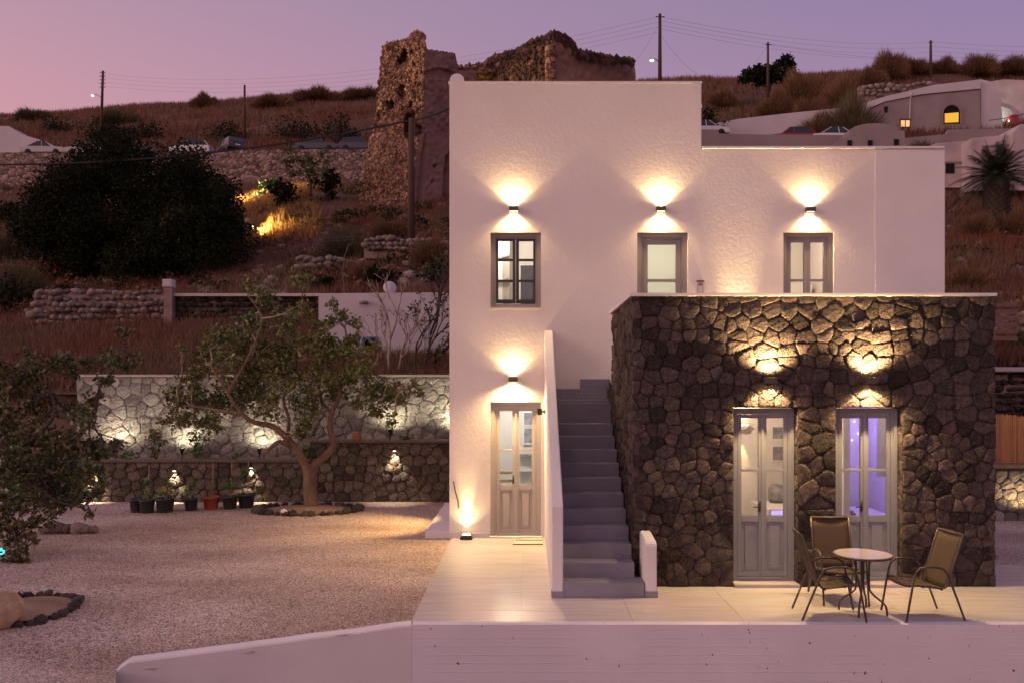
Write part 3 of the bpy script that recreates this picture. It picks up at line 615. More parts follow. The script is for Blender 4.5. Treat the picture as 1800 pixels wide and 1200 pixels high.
# reveals of the two doorways, stone edged
for q in (A1, A2):
    stone_wall(an, (q[1] + .004, S + .03, q[2]), (0, 1, 0), (-1, 0, 0), .16, q[3] - q[2], .2, (.16, .2), .008, .012, LAVA, LAVA_S, (), 0)
# parapet, roof deck, coping
MB().box(ax0 + .04, ax0 + .26, S + .28, ay1, 2.9, az).box(ax0 + .26, ax1 - .04, S + .05, S + .27, 2.9, az - .001).box(ax1 - .26, ax1 - .035, S + .28, T, 2.9, az - .001).build("parapet", SMOOTH_WHITE, an)
MB().box(ax0 + .05, ax1 - .04, S + .06, T - .004, 2.80, 2.872).build("roof_deck", COPING, an)
cop = MB(); ov = .035
cop.box(ax0 - ov, ax1 + .0, S - ov, S + .30, az, az + .042).box(ax0 - ov, ax0 + .28, S + .301, ay1 + .02, az, az + .042).box(ax1 - .28, ax1 + .0, S + .301, T - .02, az, az + .042)
cop.build("coping", COPING, an, bevel=.006)
for q in (A1, A2): 
    dd = double_door(an, (q[0] + .012, q[1] - .012, q[2] + .025, q[3] - .012), S + .15, FRAME_G, .055, .05, (.335, .655))
    MB().box(q[0], q[1], S - .06, S + .34, .005, .05).build("threshold", TILE, an, bevel=.005)
ri = empty("interior", parent=an)
room(ri, ax0 + .3, ax1 - .3, S + .33, 14.6, .045, 2.78, ROOM, [A1, A2])

# ------------------------------------------------------------------ lamps on the walls
WARM = (1.0, .66, .29); NEUT = (1.0, .84, .58)
def sconce(px, py, D, label, up=62, down=40, spill=110, halo=48, ang=108, bl=.17, off=.058, wall_off=.0, halfw=.082, hh=.042):
    c = P(px, py, D); y = D - wall_off
    e = empty("wall_sconce", (c.x, y, c.z), label, "wall lamp", "up and down wall sconces")
    b = MB(); w, d0, d1, t = halfw, -.105, -.012, .006
    b.box(-w, w, d0, d0 + t, -hh, hh).box(-w, -w + t, d0 + t, d1, -hh, hh).box(w - t, w, d0 + t, d1, -hh, hh).box(-w, w, d1, -.001, -hh, hh)
    b.build("housing", LAMP_M, e)
    MB().box(-w + t + .001, w - t - .001, d0 + t + .001, d1 - .001, hh * .55, hh * .7).build("upper_lens", EMIT_W, e)
    MB().box(-w + t + .001, w - t - .001, d0 + t + .001, d1 - .001, -hh * .7, -hh * .55).build("lower_lens", EMIT_W, e)
    light("up_beam", 'SPOT', (0, -off, hh * 1.02), up, WARM, e, (0, .10, 1), ang, bl, .02)
    light("down_beam", 'SPOT', (0, -off, -hh * 1.02), down, WARM, e, (0, .06, -1), 108, .17, .02)
    light("halo", 'SPOT', (0, -.10, hh * 1.1), halo, WARM, e, (0, -.1, 1), 165, .9, .05)
    light("floor_wash", 'SPOT', (0, -.075, -hh * .95), spill, WARM, e, (0, -.35, -1), 160, .9, .05)
    return e
sconce(903, 369, T, "small box sconce glowing above the charcoal six pane window")
sconce(1161, 369, T, "small box sconce glowing above the frosted upper door")
sconce(1423, 370, T, "small box sconce glowing above the clear upper french door")
sconce(902, 666, T, "small box sconce glowing above the beige ground floor door", 45, 38, 620)
sconce(1352, 668, S - .03, "box sconce on lava stone above the door nearer the stairs", 330, 110, 185, 90, 132, .6, off=.10)
sconce(1528, 668, S - .03, "box sconce on lava stone above the door farther from the stairs", 330, 110, 185, 90, 132, .6, off=.10)

def uplight(loc, label, power=20):
    e = empty("floor_uplight", loc, label, "uplight", "square floor uplights")
    MB().box(-.11, .11, -.10, .07, .012, .05).box(-.06, .06, -.07, .05, .0, .012).box(-.085, .085, -.085, .055, .05, .085).build("housing", BLACK, e, bevel=.004)
    MB().box(-.07, .07, -.07, .05, .0855, .089).build("lens", EMIT_W, e)
    light("beam", 'SPOT', (0, .055, .13), power, WARM, e, (0, .07, 1), 32, 1.0, .02)
    light("glow", 'SPOT', (0, .065, .13), power * .07, WARM, e, (0, .2, 1), 70, .8, .02)
    light("spill", 'SPOT', (0, -.03, .13), power * .12, WARM, e, (0, .05, 1), 120, .8, .03)
    return e
uplight((X(820, T - .14), T - .14, .004), "square black uplight washing the plaster beside the ground floor door", 190)
uplight((X(1300, T - .16), T - .16, 2.875), "uplight on the roof terrace washing the plaster behind the parapet", 1300)
# lamp on the hidden side of the house, lighting the gravel
e = empty("wall_sconce", (hx0 - .002, 16.6, 1.9), "box sconce on the gravel side wall of the house", "wall lamp")
MB().box(-.09, -.001, -.08, .08, -.05, .05).build("housing", LAMP_M, e); MB().box(-.08, -.01, -.07, .07, -.056, -.0505).build("lower_lens", EMIT_W, e)
light("down_beam", 'SPOT', (-.06, 0, -.07), 420, (1, .62, .22), e, (-1.0, -.02, -1), 78, .6, .02)

# ------------------------------------------------------------------ small things on the house
o = MB().box(-.055, .055, -.03, -.002, -.14, .10).build("intercom", mat("intercom_face", (.42, .38, .40), .4, .02), None, bevel=.004); o.location = P(1230.5, 505, T)
tag(o, "grey door intercom panel beside the frosted upper door", "intercom")
MB().box(-.066, .066, -.05, -.002, .101, .115).build("hood", BLACK, o); MB().box(-.03, .03, -.034, -.0305, .035, .06).build("button", mat("red_mark", (.4, .02, .03), .4, 0), o); MB().box(-.03, .03, -.033, -.0305, -.10, .015).build("keypad", mat("keypad", (.55, .53, .55), .4, .3, 60), o)
o = MB().box(-.05, .03, -.02, .02, -.055, .055).box(.03, .07, -.008, .008, -.012, .012).box(.07, .085, -.03, .03, -.035, .035).build("door_catch", BLACK); o.location = (.262, 14.4, Z(723, 14.4)); tag(o, "small black door catch fixed to the stair wall", "door catch")
o = MB().tube([P(797, 845, T - .03), P(800, 862, T - .06), P(805, 880, T - .12), P(806, 893, T - .13)], .011, 6).build("pipe", BLACK, None, True); tag(o, "thin black pipe hanging on the plaster near the corner uplight", "pipe")
mt = empty("doormat", (.22 - .13, T - .42, .004), "small striped doormat by the beige ground floor door", "doormat")
MB().box(-.30, .22, -.26, -.20, 0, .012).build("border", mat("mat_brown", (.12, .06, .03), .95, .2, 60), mt); MB().box(-.26, .22, .10, .15, 0, .012).build("border", bpy.data.materials["mat_brown"], mt); MB().box(-.28, .22, -.199, .099, 0, .010).build("weave", mat("mat_straw", (.6, .5, .4), .95, .1, 90, bump=.4, bscale=200), mt)

# ------------------------------------------------------------------ things in the rooms
def picture(loc, w, hgt, label, m=GREYPIC, fm=CANVAS):
    e = empty("framed_picture", loc, label, "picture"); t = .03
    MB().box(-w, w, -.02, -.003, -hgt, -hgt + t).box(-w, w, -.02, -.003, hgt - t, hgt).box(-w, -w + t, -.02, -.003, -hgt + t, hgt - t).box(w - t, w, -.02, -.003, -hgt + t, hgt - t).build("frame", fm, e)
    MB().box(-w + t, w - t, -.012, -.003, -hgt + t, hgt - t).build("print", m, e); return e
bk = 14.6
c = P(1304, 750, bk); e = empty("wall_sconce", (c.x, bk, c.z), "bowl sconce glowing on the wall inside the annex", "wall lamp")
MB().lathe([(.05, -.05), (.10, .0), (.12, .04), (.115, .045)], 16, (0, -.13, 0)).build("bowl", CANVAS, e, True); MB().lathe([(.08, .046), (.08, .05)], 12, (0, -.13, 0)).build("lens", EMIT_W, e); MB().box(-.03, .03, -.05, -.001, -.02, .02).build("bracket", CANVAS, e)
light("up_beam", 'SPOT', (0, -.13, .08), 70, WARM, e, (0, .1, 1), 120, .5, .03); light("down_beam", 'SPOT', (0, -.10, -.08), 40, WARM, e, (0, .12, -1), 30, .3, .02)
picture(P(1372, 760, bk), .17, .13, "grey landscape print, upper one of two on the annex wall"); picture(P(1372, 796, bk), .17, .15, "grey landscape print, lower one of two on the annex wall")
# plunge pool, its violet light put into a self-glowing side plate
tb = empty("plunge_pool", (P(1385, 0, 13.9).x, 13.9, .046), "white plunge tub lit violet from inside the annex", "tub")
MB().box(-.48, .40, -.5, .55, 0, .72).build("shell", CANVAS, tb); MB().box(-.42, .34, -.515, -.501, .44, .70).build("lit_side", EMIT_V, tb)
o = MB().lathe([(.14, 0), (.17, .08), (.16, .22), (.10, .30), (.02, .32)], 14).build("cushion", GREYPIC, None, True); o.location = (P(1372, 0, 14.1).x, 14.25, .766); tag(o, "grey rounded cushion leaning behind the violet tub", "cushion")
# partition between the two halves and a bed in the violet half
MB().box(4.93, 5.03, 12.9, 14.59, .046, 2.77).build("partition", ROOM, ri)
MB().box(5.97, 6.10, 13.2, 14.59, .046, 2.77).build("partition", ROOM, ri)
pn = MB().box(-.14, .14, -.04, 0, -.55, .55).build("cabinet_door", mat("pale_grey_cupboard", (.5, .5, .54), .5, .02)); pn.location = (5.62, 13.19 - .0, 1.85); pn.location = P(1556, 775, 13.1); tag(pn, "pale grey cabinet panel behind the far annex door", "cabinet")
bd = empty("bed", (5.5, 13.9, .046), "low bed with white linen under violet light", "bed"); MB().box(-.44, .44, -.6, .6, 0, .30).build("base", CANVAS, bd); MB().box(-.45, .45, -.62, .62, .305, .62).build("mattress", CANVAS, bd, bevel=.03)
tw = MB().box(-.12, .12, -.1, .1, 0, .035).box(-.09, .09, -.08, .08, .036, .07).build("folded_towel", GREYPIC, None, bevel=.01); tw.location = (P(1488, 0, 13.5).x, 13.5, .672); tag(tw, "grey patterned towels folded on the bed", "towel")
for i, (px, py) in enumerate([(1482, 746), (1491, 744), (1483, 758), (1508, 761), (1498, 773), (1487, 735), (1502, 740)]):
    o = MB().lathe([(.002, -.009), (.009, -.004), (.009, .004), (.002, .009)], 8).build("star_light", EMIT_S); o.location = P(px, py, bk - .02); tag(o, "tiny white fairy light on the violet wall", "fairy light", "fairy lights in the violet room")
light("violet_lamp", 'POINT', (5.45, 13.6, 2.3), 45, (.42, .27, 1.0), None, radius=.1)
light("annex_lamp", 'POINT', (3.2, 13.2, 2.55), 85, (1.0, .68, .50), None, radius=.12)
light("annex_lamp", 'POINT', (5.9, 12.4, 2.5), 9, (1.0, .74, .58), None, radius=.1)
# ground floor room
light("room_lamp", 'POINT', (-.2, 16.9, 2.5), 75, (1.0, .90, .84), None, radius=.12)
picture(P(931, 735, 18.15), .15, .16, "round patterned print inside the ground floor room", GREYPIC); picture(P(931, 765, 18.15), .15, .19, "grey print under the round patterned one inside the ground floor room", GREYPIC)
bn = empty("bench", (P(886, 0, 17.2).x, 17.2, .021), "pale wooden bench with slats inside the ground floor room", "bench")
for z in (.55, .75, .92): MB().box(-.24, .24, -.02, .02, z, z + .05).build("slat", WOOD, bn)
for x in (-.22, .22): MB().box(x - .02, x + .02, -.02, .35, 0, .97).build("leg", WOOD, bn)
MB().box(-.26, .26, -.04, .4, .48, .53).build("seat", WOOD, bn)
cb = empty("wall_shelf", (P(930, 800, 18.0).x, 18.19, Z(800, 18.0)), "white wall shelf inside the ground floor room", "shelf"); MB().box(-.2, .2, -.2, 0, -.02, .02).build("board", GREYPIC, cb); MB().box(-.2, .2, -.17, 0, -.35, -.32).build("board", CANVAS, cb)
# upper left room
light("room_lamp", 'POINT', (-.4, 16.8, 5.8), 85, (1.0, .82, .68), None, radius=.12)
pc = picture(P(928, 505, 18.15), .19, .5, "dark framed mirror inside the upper left room", mat("dark_mirror", (.05, .055, .07), .2, .2), CANVAS)
sh = empty("loft_stair", (P(885, 0, 17.4).x, 17.4, 2.905), "white loft stair with grey underside in the upper left room", "stairs")
MB().box(-.22, -.02, -.02, .5, .0, 3.1).build("panel", CANVAS, sh); MB().box(-.015, .13, -.0, .3, 0, 3.1).build("side", mat("taupe_panel", (.36, .33, .30), .7, .05), sh)
for z in (1.35, 1.95, 2.45): MB().prism([Vector((-.21, -.08, z)), Vector((.12, -.08, z + .1)), Vector((.12, -.08, z + .14)), Vector((-.21, -.08, z + .04))], (0, .05, 0)).build("rail", GREYPIC, sh)
# behind the frosted door
light("room_lamp", 'POINT', (2.3, 16.3, 5.2), 44, (1.0, .90, .80), None, radius=.2)
# upper right room
light("room_lamp", 'POINT', (5.1, 17.0, 5.7), 95, (1.0, .72, .54), None, radius=.12)
wd = empty("wardrobe", (P(1404, 0, 18.3).x, 18.35, 2.905), "white wardrobe with woven panel behind the upper french door", "wardrobe")
MB().box(-.28, .2, -.3, .2, 0, 2.05).build("carcass", CANVAS, wd); MB().box(-.20, .1, -.32, -.302, 1.45, 1.85).build("panel", WOOD, wd); MB().box(-.26, .12, -.33, -.303, .98, 1.34).build("panel", WOOD, wd)
lp = empty("table_lamp", (P(1403, 0, 17.5).x, 17.5, 3.98), "small glowing lamp in front of the woven wardrobe panel", "lamp"); MB().lathe([(.03, 0), (.05, .03), (.05, .07), (.02, .1)], 12).build("bulb", EMIT_W, lp, True); MB().lathe([(.06, -.6), (.02, -.55), (.015, -.001)], 10).build("stem", BLACK, lp, True)
pl = MB().box(-.16, .16, -.03, 0, -.6, .35).build("wall_cabinet", mat("pale_locker", (.6, .57, .55), .5, .03)); pl.location = P(1440, 480, 18.55); tag(pl, "pale narrow cabinet on the wall behind the upper french door", "cabinet")

# ------------------------------------------------------------------ terrace furniture
def make_chair(loc, rz, label):
    c = empty("terrace_chair", loc, label, "chair", "sling chairs around the round table", rz=rz)
    for s in (-1, 1):
        y = s * .275
        fr = [(.33, y, 0), (.275, y, .30), (.235, y, .50), (.205, y, .585), (.15, y, .625), (.06, y, .635), (-.06, y, .63), (-.14, y, .60), (-.185, y, .53), (-.225, y, .43), (-.31, y, .22), (-.395, y, 0)]
        MB().tube(fr, .0125, 8).build("leg", BRONZE, c, True)
        yy = s * .245
        sd_ = [(.27, yy, .405), (.24, yy, .425), (.05, yy, .40), (-.12, yy, .375), (-.17, yy, .385), (-.205, yy, .44), (-.30, yy, .72), (-.395, yy, 1.0)]
        MB().tube(sd_, .012, 8).build("side_rail", BRONZE, c, True)
        MB().tube([(.22, s * .24, .415), (.225, s * .275, .415)], .009, 6).tube([(-.225, s * .24, .47), (-.215, s * .275, .47)], .009, 6).build("bracket", BRONZE, c)
    MB().tube([(.10, -.245, .392), (.10, .245, .392)], .010, 6).tube([(-.395, -.25, .99), (-.395, .25, .99)], .011, 6).tube([(-.13, -.245, .36), (-.13, .245, .36)], .010, 6).build("crossbar", BRONZE, c, True)
    mid = [(.275, .400), (.245, .424), (.05, .402), (-.06, .386), (-.12, .377), (-.165, .385), (-.20, .44), (-.25, .585), (-.30, .725), (-.35, .87), (-.398, 1.008)]
    V = []; nW = 6; sag = lambda t: -.018 * (1 - (2 * t - 1) ** 2)
    for f, z in mid:
        for k in range(nW + 1):
            t = k / nW; V.append((f + (0 if f > -.18 else sag(t) * .8), -.238 + .476 * t, z + (sag(t) if f > -.18 else 0)))
    Fq = [(i * (nW + 1) + k, i * (nW + 1) + k + 1, (i + 1) * (nW + 1) + k + 1, (i + 1) * (nW + 1) + k) for i in range(len(mid) - 1) for k in range(nW)]
    sp = 6 * (nW + 1)
    me = np_mesh("seat", V[:6 * (nW + 1)], [q for q in Fq if q[0] < 5 * (nW + 1)]); o = mesh_obj("seat", me, SLING, c, True); o.modifiers.new("thick", 'SOLIDIFY').thickness = .006
    me = np_mesh("backrest", V[5 * (nW + 1):], [tuple(i - 5 * (nW + 1) for i in q) for q in Fq if q[0] >= 5 * (nW + 1)]); o = mesh_obj("backrest", me, SLING, c, True); o.modifiers.new("thick", 'SOLIDIFY').thickness = .006
    return c
make_chair((3.66, 9.97, .004), R(-6), "brown sling chair facing away from the stairs beside the table")
make_chair((4.72, 9.97, .004), R(186), "brown sling chair facing the stairs beside the table")
make_chair((4.03, 10.72, .004), R(-94), "brown sling chair with its back to the annex wall")
tbl = empty("round_table", (4.09, 10.10, .004), "round glass topped bistro table with bent dark metal legs", "table")
MB().lathe([(.335, .683), (.342, .687), (.345, .697), (.342, .706), (.333, .709)], 48).build("rim", BRONZE, tbl, True)
MB().lathe([(.331, .7095), (.331, .713)], 48).build("table_top", mat("pale_table_glass", (.42, .37, .37), .12, .05, 3, spec=.6), tbl)
for k in range(4):
    a = math.pi / 4 + k * math.pi / 2 + .25; u = lambda r, z: (r * math.cos(a), r * math.sin(a), z)
    MB().tube([u(.16, .682), u(.10, .665), u(.075, .60), u(.072, .34), u(.085, .27), u(.14, .21), u(.22, .155), u(.262, .11), u(.272, .05), u(.272, 0)], .0125, 8).build("leg", BRONZE, tbl, True)
for z in (.645, .36): MB().tube([(.066 * math.cos(t), .066 * math.sin(t), z) for t in np.linspace(0, 2 * math.pi, 17)], .008, 6).build("ring", BRONZE, tbl, True)

# ------------------------------------------------------------------ garden walls
def garden_walls():
    U, Lw = 21.3, 20.1
    gw = empty("upper_garden_wall", (0, 0, 0), "tall pale stone garden wall floodlit by stake lamps", "wall")
    x0, x1 = X(135, U), -1.2; zt = Z(662, U)
    MB().box(x0, x1, U + .02, U + .4, .3, zt).build("mortar", GMORTAR, gw)
    stone_wall(gw, (x0, U + .02, .8), (1, 0, 0), (0, -1, 0), x1 - x0, zt - .82, .27, (.18, .56), .008, .04, GSTONE, GSTONE, (), 300, jit=.42, n=16)
    MB().box(x0 - .02, x1, U - .05, U + .42, zt, zt + .06).build("coping", PALECAP, gw, bevel=.01)
    lw = empty("lower_garden_wall", (0, 0, 0), "low brown rubble garden wall behind the row of pots", "wall")
    xs_, xm = X(120, Lw), X(588, Lw)
    za, zb = Z(808, Lw), Z(774, Lw)
    for a, b_, zz in ((xs_, X(545, Lw), za), (X(545, Lw) + .003, -1.3, zb)):
        MB().box(a, b_, Lw + .02, Lw + .25, -.3, zz - .05).build("mortar", LMORTAR, lw)
        stone_wall(lw, (a, Lw + .02, -.06), (1, 0, 0), (0, -1, 0), b_ - a, zz + .0, .20, (.14, .38), .009, .04, LSTONE, LSTONE, (), 150, jit=.42, n=15)
        MB().box(a, b_, Lw - .06, Lw + .30, zz - .05, zz).build("cap", CAPM, lw, bevel=.01)
        s = MB().box(a, b_, Lw + .25, U + .02, -.3, zz - .03).build("planting_bed", DIRT); tag(s, "soil bed on top of the lower garden wall" if zz == za else "higher soil bed beside the house on the lower wall", kind="structure")
    return U, Lw, za, zb
U, LW, zA, zB = garden_walls()
def earth_bank():
    xs_ = np.linspace(-34, X(135, 21.3) + .05, 60); V = []; nB = 9
    for x in xs_:
        for k in range(nB): t = k / (nB - 1); V.append((x, 20.2 + 1.9 * t + .25 * noise.noise((x * .6, k * .5, 0)), -.15 + (ground(x, 22.1) + .2) * (t * t * (3 - 2 * t)) + .12 * noise.noise((x, k * .7, 4)) * (0 < k < nB - 1)))
    Fq = [(i * nB + k, (i + 1) * nB + k, (i + 1) * nB + k + 1, i * nB + k + 1) for i in range(len(xs_) - 1) for k in range(nB - 1)]
    tag(mesh_obj("earth_bank", np_mesh("earth_bank", V, Fq), EARTH, None, True), "bare earth bank at the end of the garden wall", kind="structure")
    g = MB().poly([(-60, 4, -.12), (-15.9, 4, -.12), (-15.9, 20.7, -.12), (-60, 20.7, -.12)]).build("yard_edge", DIRT); tag(g, "dry ground beside the gravel yard", kind="structure")
earth_bank()
def stake_lamp(px, zb, label, power=30, y=None):
    y = y or U - .40; e = empty("stake_lamp", (X(px, y), y, zb - .03), label, "garden lamp", "stake lamps lighting the upper garden wall")
    MB().tube([(0, 0, -.02), (0, 0, .12)], .014, 8).build("stake", BLACK, e); MB().lathe([(.02, .10), (.03, .14), (.05, .22), (.075, .25), (.075, .262), (.06, .262), (.055, .25)], 16).build("head", BLACK, e, True)
    MB().lathe([(.05, .2505), (.05, .256)], 14).build("lens", EMIT_C, e)
    light("beam", 'SPOT', (0, .02, .285), power * 1.7, NEUT, e, (0, .45, 1), 165, .8, .04)
stake_lamp(320, zA, "black stake lamp standing above the pot row", 24); stake_lamp(456, zA, "black stake lamp beside the low limb of the garden tree", 24); stake_lamp(686, zB, "black stake lamp by the orange brick, beside the house", 26)
stake_lamp(200, zA, "black stake lamp glowing through the leaves of the near tree", 26); stake_lamp(797, zB, "black stake lamp half hidden by the corner of the house", 44, U - .45)
for px, py, lb in ((168, 829, "small wall light behind the near tree's leaves"), (308, 827, "small wall light above the orange flowering pot"), (443, 822, "small wall light above the end pot next to the garden tree"), (694, 792, "small wall light between the garden tree and the house")):
    c = P(px, py, LW); e = empty("recessed_light", (c.x, LW - .03, c.z), lb, "wall light", "small lights under the lower wall cap")
    MB().box(-.05, .05, -.06, .02, .012, .03).build("hood", BLACK, e); MB().box(-.03, .03, -.05, .0, .004, .0115).build("lens", EMIT_C, e)
    light("beam", 'SPOT', (0, -.045, -.005), 60, NEUT, e, (0, .03, -1), 84, .8, .015)
ob = MB().box(-.085, .085, -.05, .05, 0, .19).build("brick", mat("orange_brick", (.50, .20, .07), .9, .2, 12, bump=.5, bscale=20), None, bevel=.01); ob.location = (X(626, 20.3), 20.3, zB); tag(ob, "upright orange brick standing on the lower wall cap", "brick")

# ------------------------------------------------------------------ plants
def leaf_arrays(pts, size, sv=.35, fold=.35, aspect=.5, up=.25):
    pts = np.asarray(pts, float); n = len(pts)
    d = RNG.normal(size=(n, 3)); d[:, 2] += up * 0; d /= np.linalg.norm(d, axis=1)[:, None]
    r = RNG.normal(size=(n, 3)); r[:, 2] *= .5; w = np.cross(d, r); w /= np.linalg.norm(w, axis=1)[:, None] + 1e-9; nn_ = np.cross(w, d)
    s = (size * RNG.uniform(1 - sv, 1 + sv, n))[:, None]
    a = pts; tip = pts + d * s; mid = pts + d * s * .48 - nn_ * s * fold * .3
    l_ = mid + w * s * aspect * .5 + nn_ * s * fold * .3; r_ = mid - w * s * aspect * .5 + nn_ * s * fold * .3
    V = np.stack([a, l_, tip, r_], 1).reshape(-1, 3)
    i = np.arange(n)[:, None] * 4
    return V, np.concatenate([i + np.array([[0, 1, 2]]), i + np.array([[0, 2, 3]])], 0)
def blob_pts(c, r, n, squash=.8, shell=.5):
    d = RNG.normal(size=(n, 3)); d /= np.linalg.norm(d, axis=1)[:, None]
    rr = r * (RNG.uniform(0, 1, n) ** shell)[:, None]; p = d * rr; p[:, 2] *= squash; return p + np.asarray(c)
def crown(parent, pts, size, m, name="crown", **k):
    V, Fc = leaf_arrays(pts, size, **k); o = mesh_obj(name, np_mesh(name, V, Fc), m, parent); o["kind"] = "stuff"; return o
def wobble(a, b, n, amp):
    a, b = Vector(a), Vector(b); o = [a]
    for i in range(1, n): o.append(a.lerp(b, i / n) + Vector((random.gauss(0, amp), random.gauss(0, amp), random.gauss(0, amp))))
    return o + [b]

def photo_tree(nm, label, D, limbs, blobs, leafm, lsize, dens, base_ofs, barkm=BARK, spread=.6, group=None, twig_r=.012):
    """limbs: list of ([(px,py)...], r0, r1); blobs: (px,py,rpx,depth offset)"""
    root = empty(nm, base_ofs, label, "tree", group); o = Vector(base_ofs); tips = []
    for k, (pl_, r0, r1) in enumerate(limbs):
        pts = []; nP = len(pl_)
        for i, q in enumerate(pl_):
            dy = q[2] if len(q) > 2 else 0
            pts.append(P(q[0], q[1], D + dy) - o)
        # smooth once
        fine = []
        for i in range(nP - 1):
            for t in (0, .33, .66):
                p0, p1, p2, p3 = pts[max(i - 1, 0)], pts[i], pts[i + 1], pts[min(i + 2, nP - 1)]
                fine.append(.5 * ((2 * p1) + (p2 - p0) * t + (2 * p0 - 5 * p1 + 4 * p2 - p3) * t * t + (3 * p1 - p0 - 3 * p2 + p3) * t ** 3))
        fine.append(pts[-1]); nF = len(fine)
        MB().tube(fine, [r0 + (r1 - r0) * i / (nF - 1) * (1 if True else 0) for i in range(nF)], 8).build("trunk" if k == 0 else "limb", barkm, root, True)
        tips += fine[max(0, nF // 3):]
    tw = MB(); LP = []
    for bl in blobs:
        px, py, rp = bl[:3]; dy = bl[3] if len(bl) > 3 else random.uniform(-spread, spread)
        c = P(px, py, D + dy) - o; r = rp * (D + dy) / F
        near = min(tips, key=lambda t: (t - c).length); mid = wobble(near, c, 4, .05)
        tw.tube(mid, [twig_r * 1.7, twig_r * 1.4, twig_r * 1.2, twig_r, twig_r * .7], 5)
        sub = max(3, int(rp / 6))
        for k in range(sub):
            v = Vector(RNG.normal(size=3)).normalized() * r * random.uniform(.45, .95); v.z *= .85; e = c + v
            tw.tube(wobble(random.choice(mid[2:]), e, 3, .03), [twig_r * .8, twig_r * .6, twig_r * .45, twig_r * .3], 4)
            nl = max(6, int(dens * (r / .5) ** 2 * 60 / sub))
            LP.append(blob_pts(e, r * random.uniform(.35, .6), nl, .75, .6))
        LP.append(blob_pts(c, r * .8, int(dens * (r / .5) ** 2 * 25), .85, .5))
    t_ = tw.build("twig", BARK_P if barkm is BARK else barkm, root, True); t_["kind"] = "stuff"
    crown(root, np.concatenate(LP), lsize, leafm); return root

photo_tree("garden_tree", "forked garden tree with glossy leaves in a stone ring", 18.7,
  [([(548, 892), (545, 862), (544, 836), (540, 815)], .165, .13),
   ([(541, 822), (522, 792, -.1), (503, 768, -.2), (478, 748, -.3), (448, 742, -.4), (425, 726, -.5), (400, 690, -.6), (370, 640, -.6)], .10, .022),
   ([(546, 822), (572, 800, .1), (586, 780, .15), (580, 752, .2), (583, 725, .2), (597, 695, .2), (598, 655, .2), (612, 620, .2), (606, 575, .2)], .095, .016),
   ([(515, 785, -.15), (492, 776, -.4), (472, 790, -.6), (462, 802, -.7)], .065, .035),
   ([(505, 768, -.2), (508, 735, .1), (498, 700, .3), (520, 650, .4), (528, 590, .4), (532, 505, .4)], .045, .010),
   ([(585, 728, .2), (566, 705, .5), (560, 670, .6), (555, 620, .6)], .05, .015),
   ([(598, 680, .2), (630, 655, .0), (665, 660, -.2), (700, 680, -.4)], .04, .012),
   ([(425, 726, -.5), (390, 722, -.3), (350, 715, -.1), (315, 712, 0)], .05, .012),
   ([(400, 690, -.6), (440, 620, -.4), (460, 560, -.3), (435, 520, -.3)], .035, .010)],
  [(436, 508, 16), (470, 522, 28), (532, 500, 26), (505, 555, 28), (450, 560, 26), (560, 580, 26), (620, 565, 16), (528, 545, 24), (592, 560, 24), (585, 535, 14), (382, 600, 40), (420, 585, 30), (450, 620, 50), (500, 600, 45), (545, 615, 40), (590, 615, 34), (620, 600, 26),
   (345, 655, 30), (395, 650, 45), (450, 675, 50), (510, 670, 45), (565, 660, 40), (640, 640, 34), (665, 615, 16), (330, 700, 38), (370, 710, 40), (420, 710, 36), (470, 715, 30), (545, 705, 34), (600, 690, 26), (640, 690, 34),
   (675, 680, 34), (705, 690, 28), (672, 720, 24), (685, 738, 14), (728, 682, 18), (305, 690, 22), (318, 735, 26), (350, 740, 26), (380, 745, 20), (540, 740, 24), (520, 765, 18), (320, 612, 12), (355, 625, 20), (740, 690, 12), (610, 655, 24), (485, 640, 40)],
  LEAF, .10, 6.5, (X(546, 18.7), 18.7, 0.0))
photo_tree("near_tree", "dark leafy tree with drooping branches at the edge of the gravel", 14.2,
  [([(-40, 985), (-30, 900), (-10, 830), (10, 770)], .13, .08),
   ([(-5, 820), (50, 780, -.2), (95, 730, -.2), (90, 690), (75, 640, .1)], .05, .012),
   ([(50, 780, -.2), (120, 780, 0), (165, 730, .2), (175, 680, .2), (200, 650, .2), (215, 595, .2)], .04, .010),
   ([(-10, 840), (50, 850, -.4), (100, 880, -.6), (140, 890, -.6)], .035, .010), ([(-20, 880), (10, 900, -.7), (30, 950, -1.0), (35, 985, -1.1)], .03, .010)],
  [(75, 640, 30), (108, 632, 24), (50, 625, 18), (125, 650, 22), (160, 640, 20), (195, 628, 24), (215, 585, 18), (228, 640, 18), (240, 628, 10), (185, 668, 16), (15, 690, 40), (60, 700, 36), (100, 720, 36), (140, 735, 28), (160, 700, 18), (20, 750, 46), (70, 760, 44), (120, 775, 40), (165, 785, 30), (200, 790, 22), (215, 780, 12),
   (20, 820, 50), (70, 830, 46), (120, 830, 42), (160, 835, 28), (180, 845, 14), (10, 880, 44), (55, 880, 40), (100, 880, 36), (140, 875, 26), (165, 870, 18), (160, 900, 10), (15, 930, 34, -.8), (50, 925, 26, -.8), (80, 915, 16, -.6), (25, 970, 20, -1), (40, 985, 12, -1.1), (60, 950, 10, -1), (8, 990, 14, -1), (-10, 650, 40), (0, 800, 46), (40, 660, 26)],
  LEAF_N, .095, 10, (X(-40, 14.2), 14.2, -.1), BARK_D, twig_r=.008)
o = MB().lathe([(.01, -.05), (.04, -.035), (.05, 0), (.04, .035), (.01, .05)], 12).build("teal_globe", EMIT_T, None, True); o.location = P(2, 968, 13.3); tag(o, "small teal glowing globe among the near tree's branches", "lamp"); light("teal_glow", 'POINT', P(20, 880, 13.4), 3, (.05, .8, .8), o, radius=.05).matrix_parent_inverse = o.matrix_world.inverted()
bpy.context.view_layer.update()

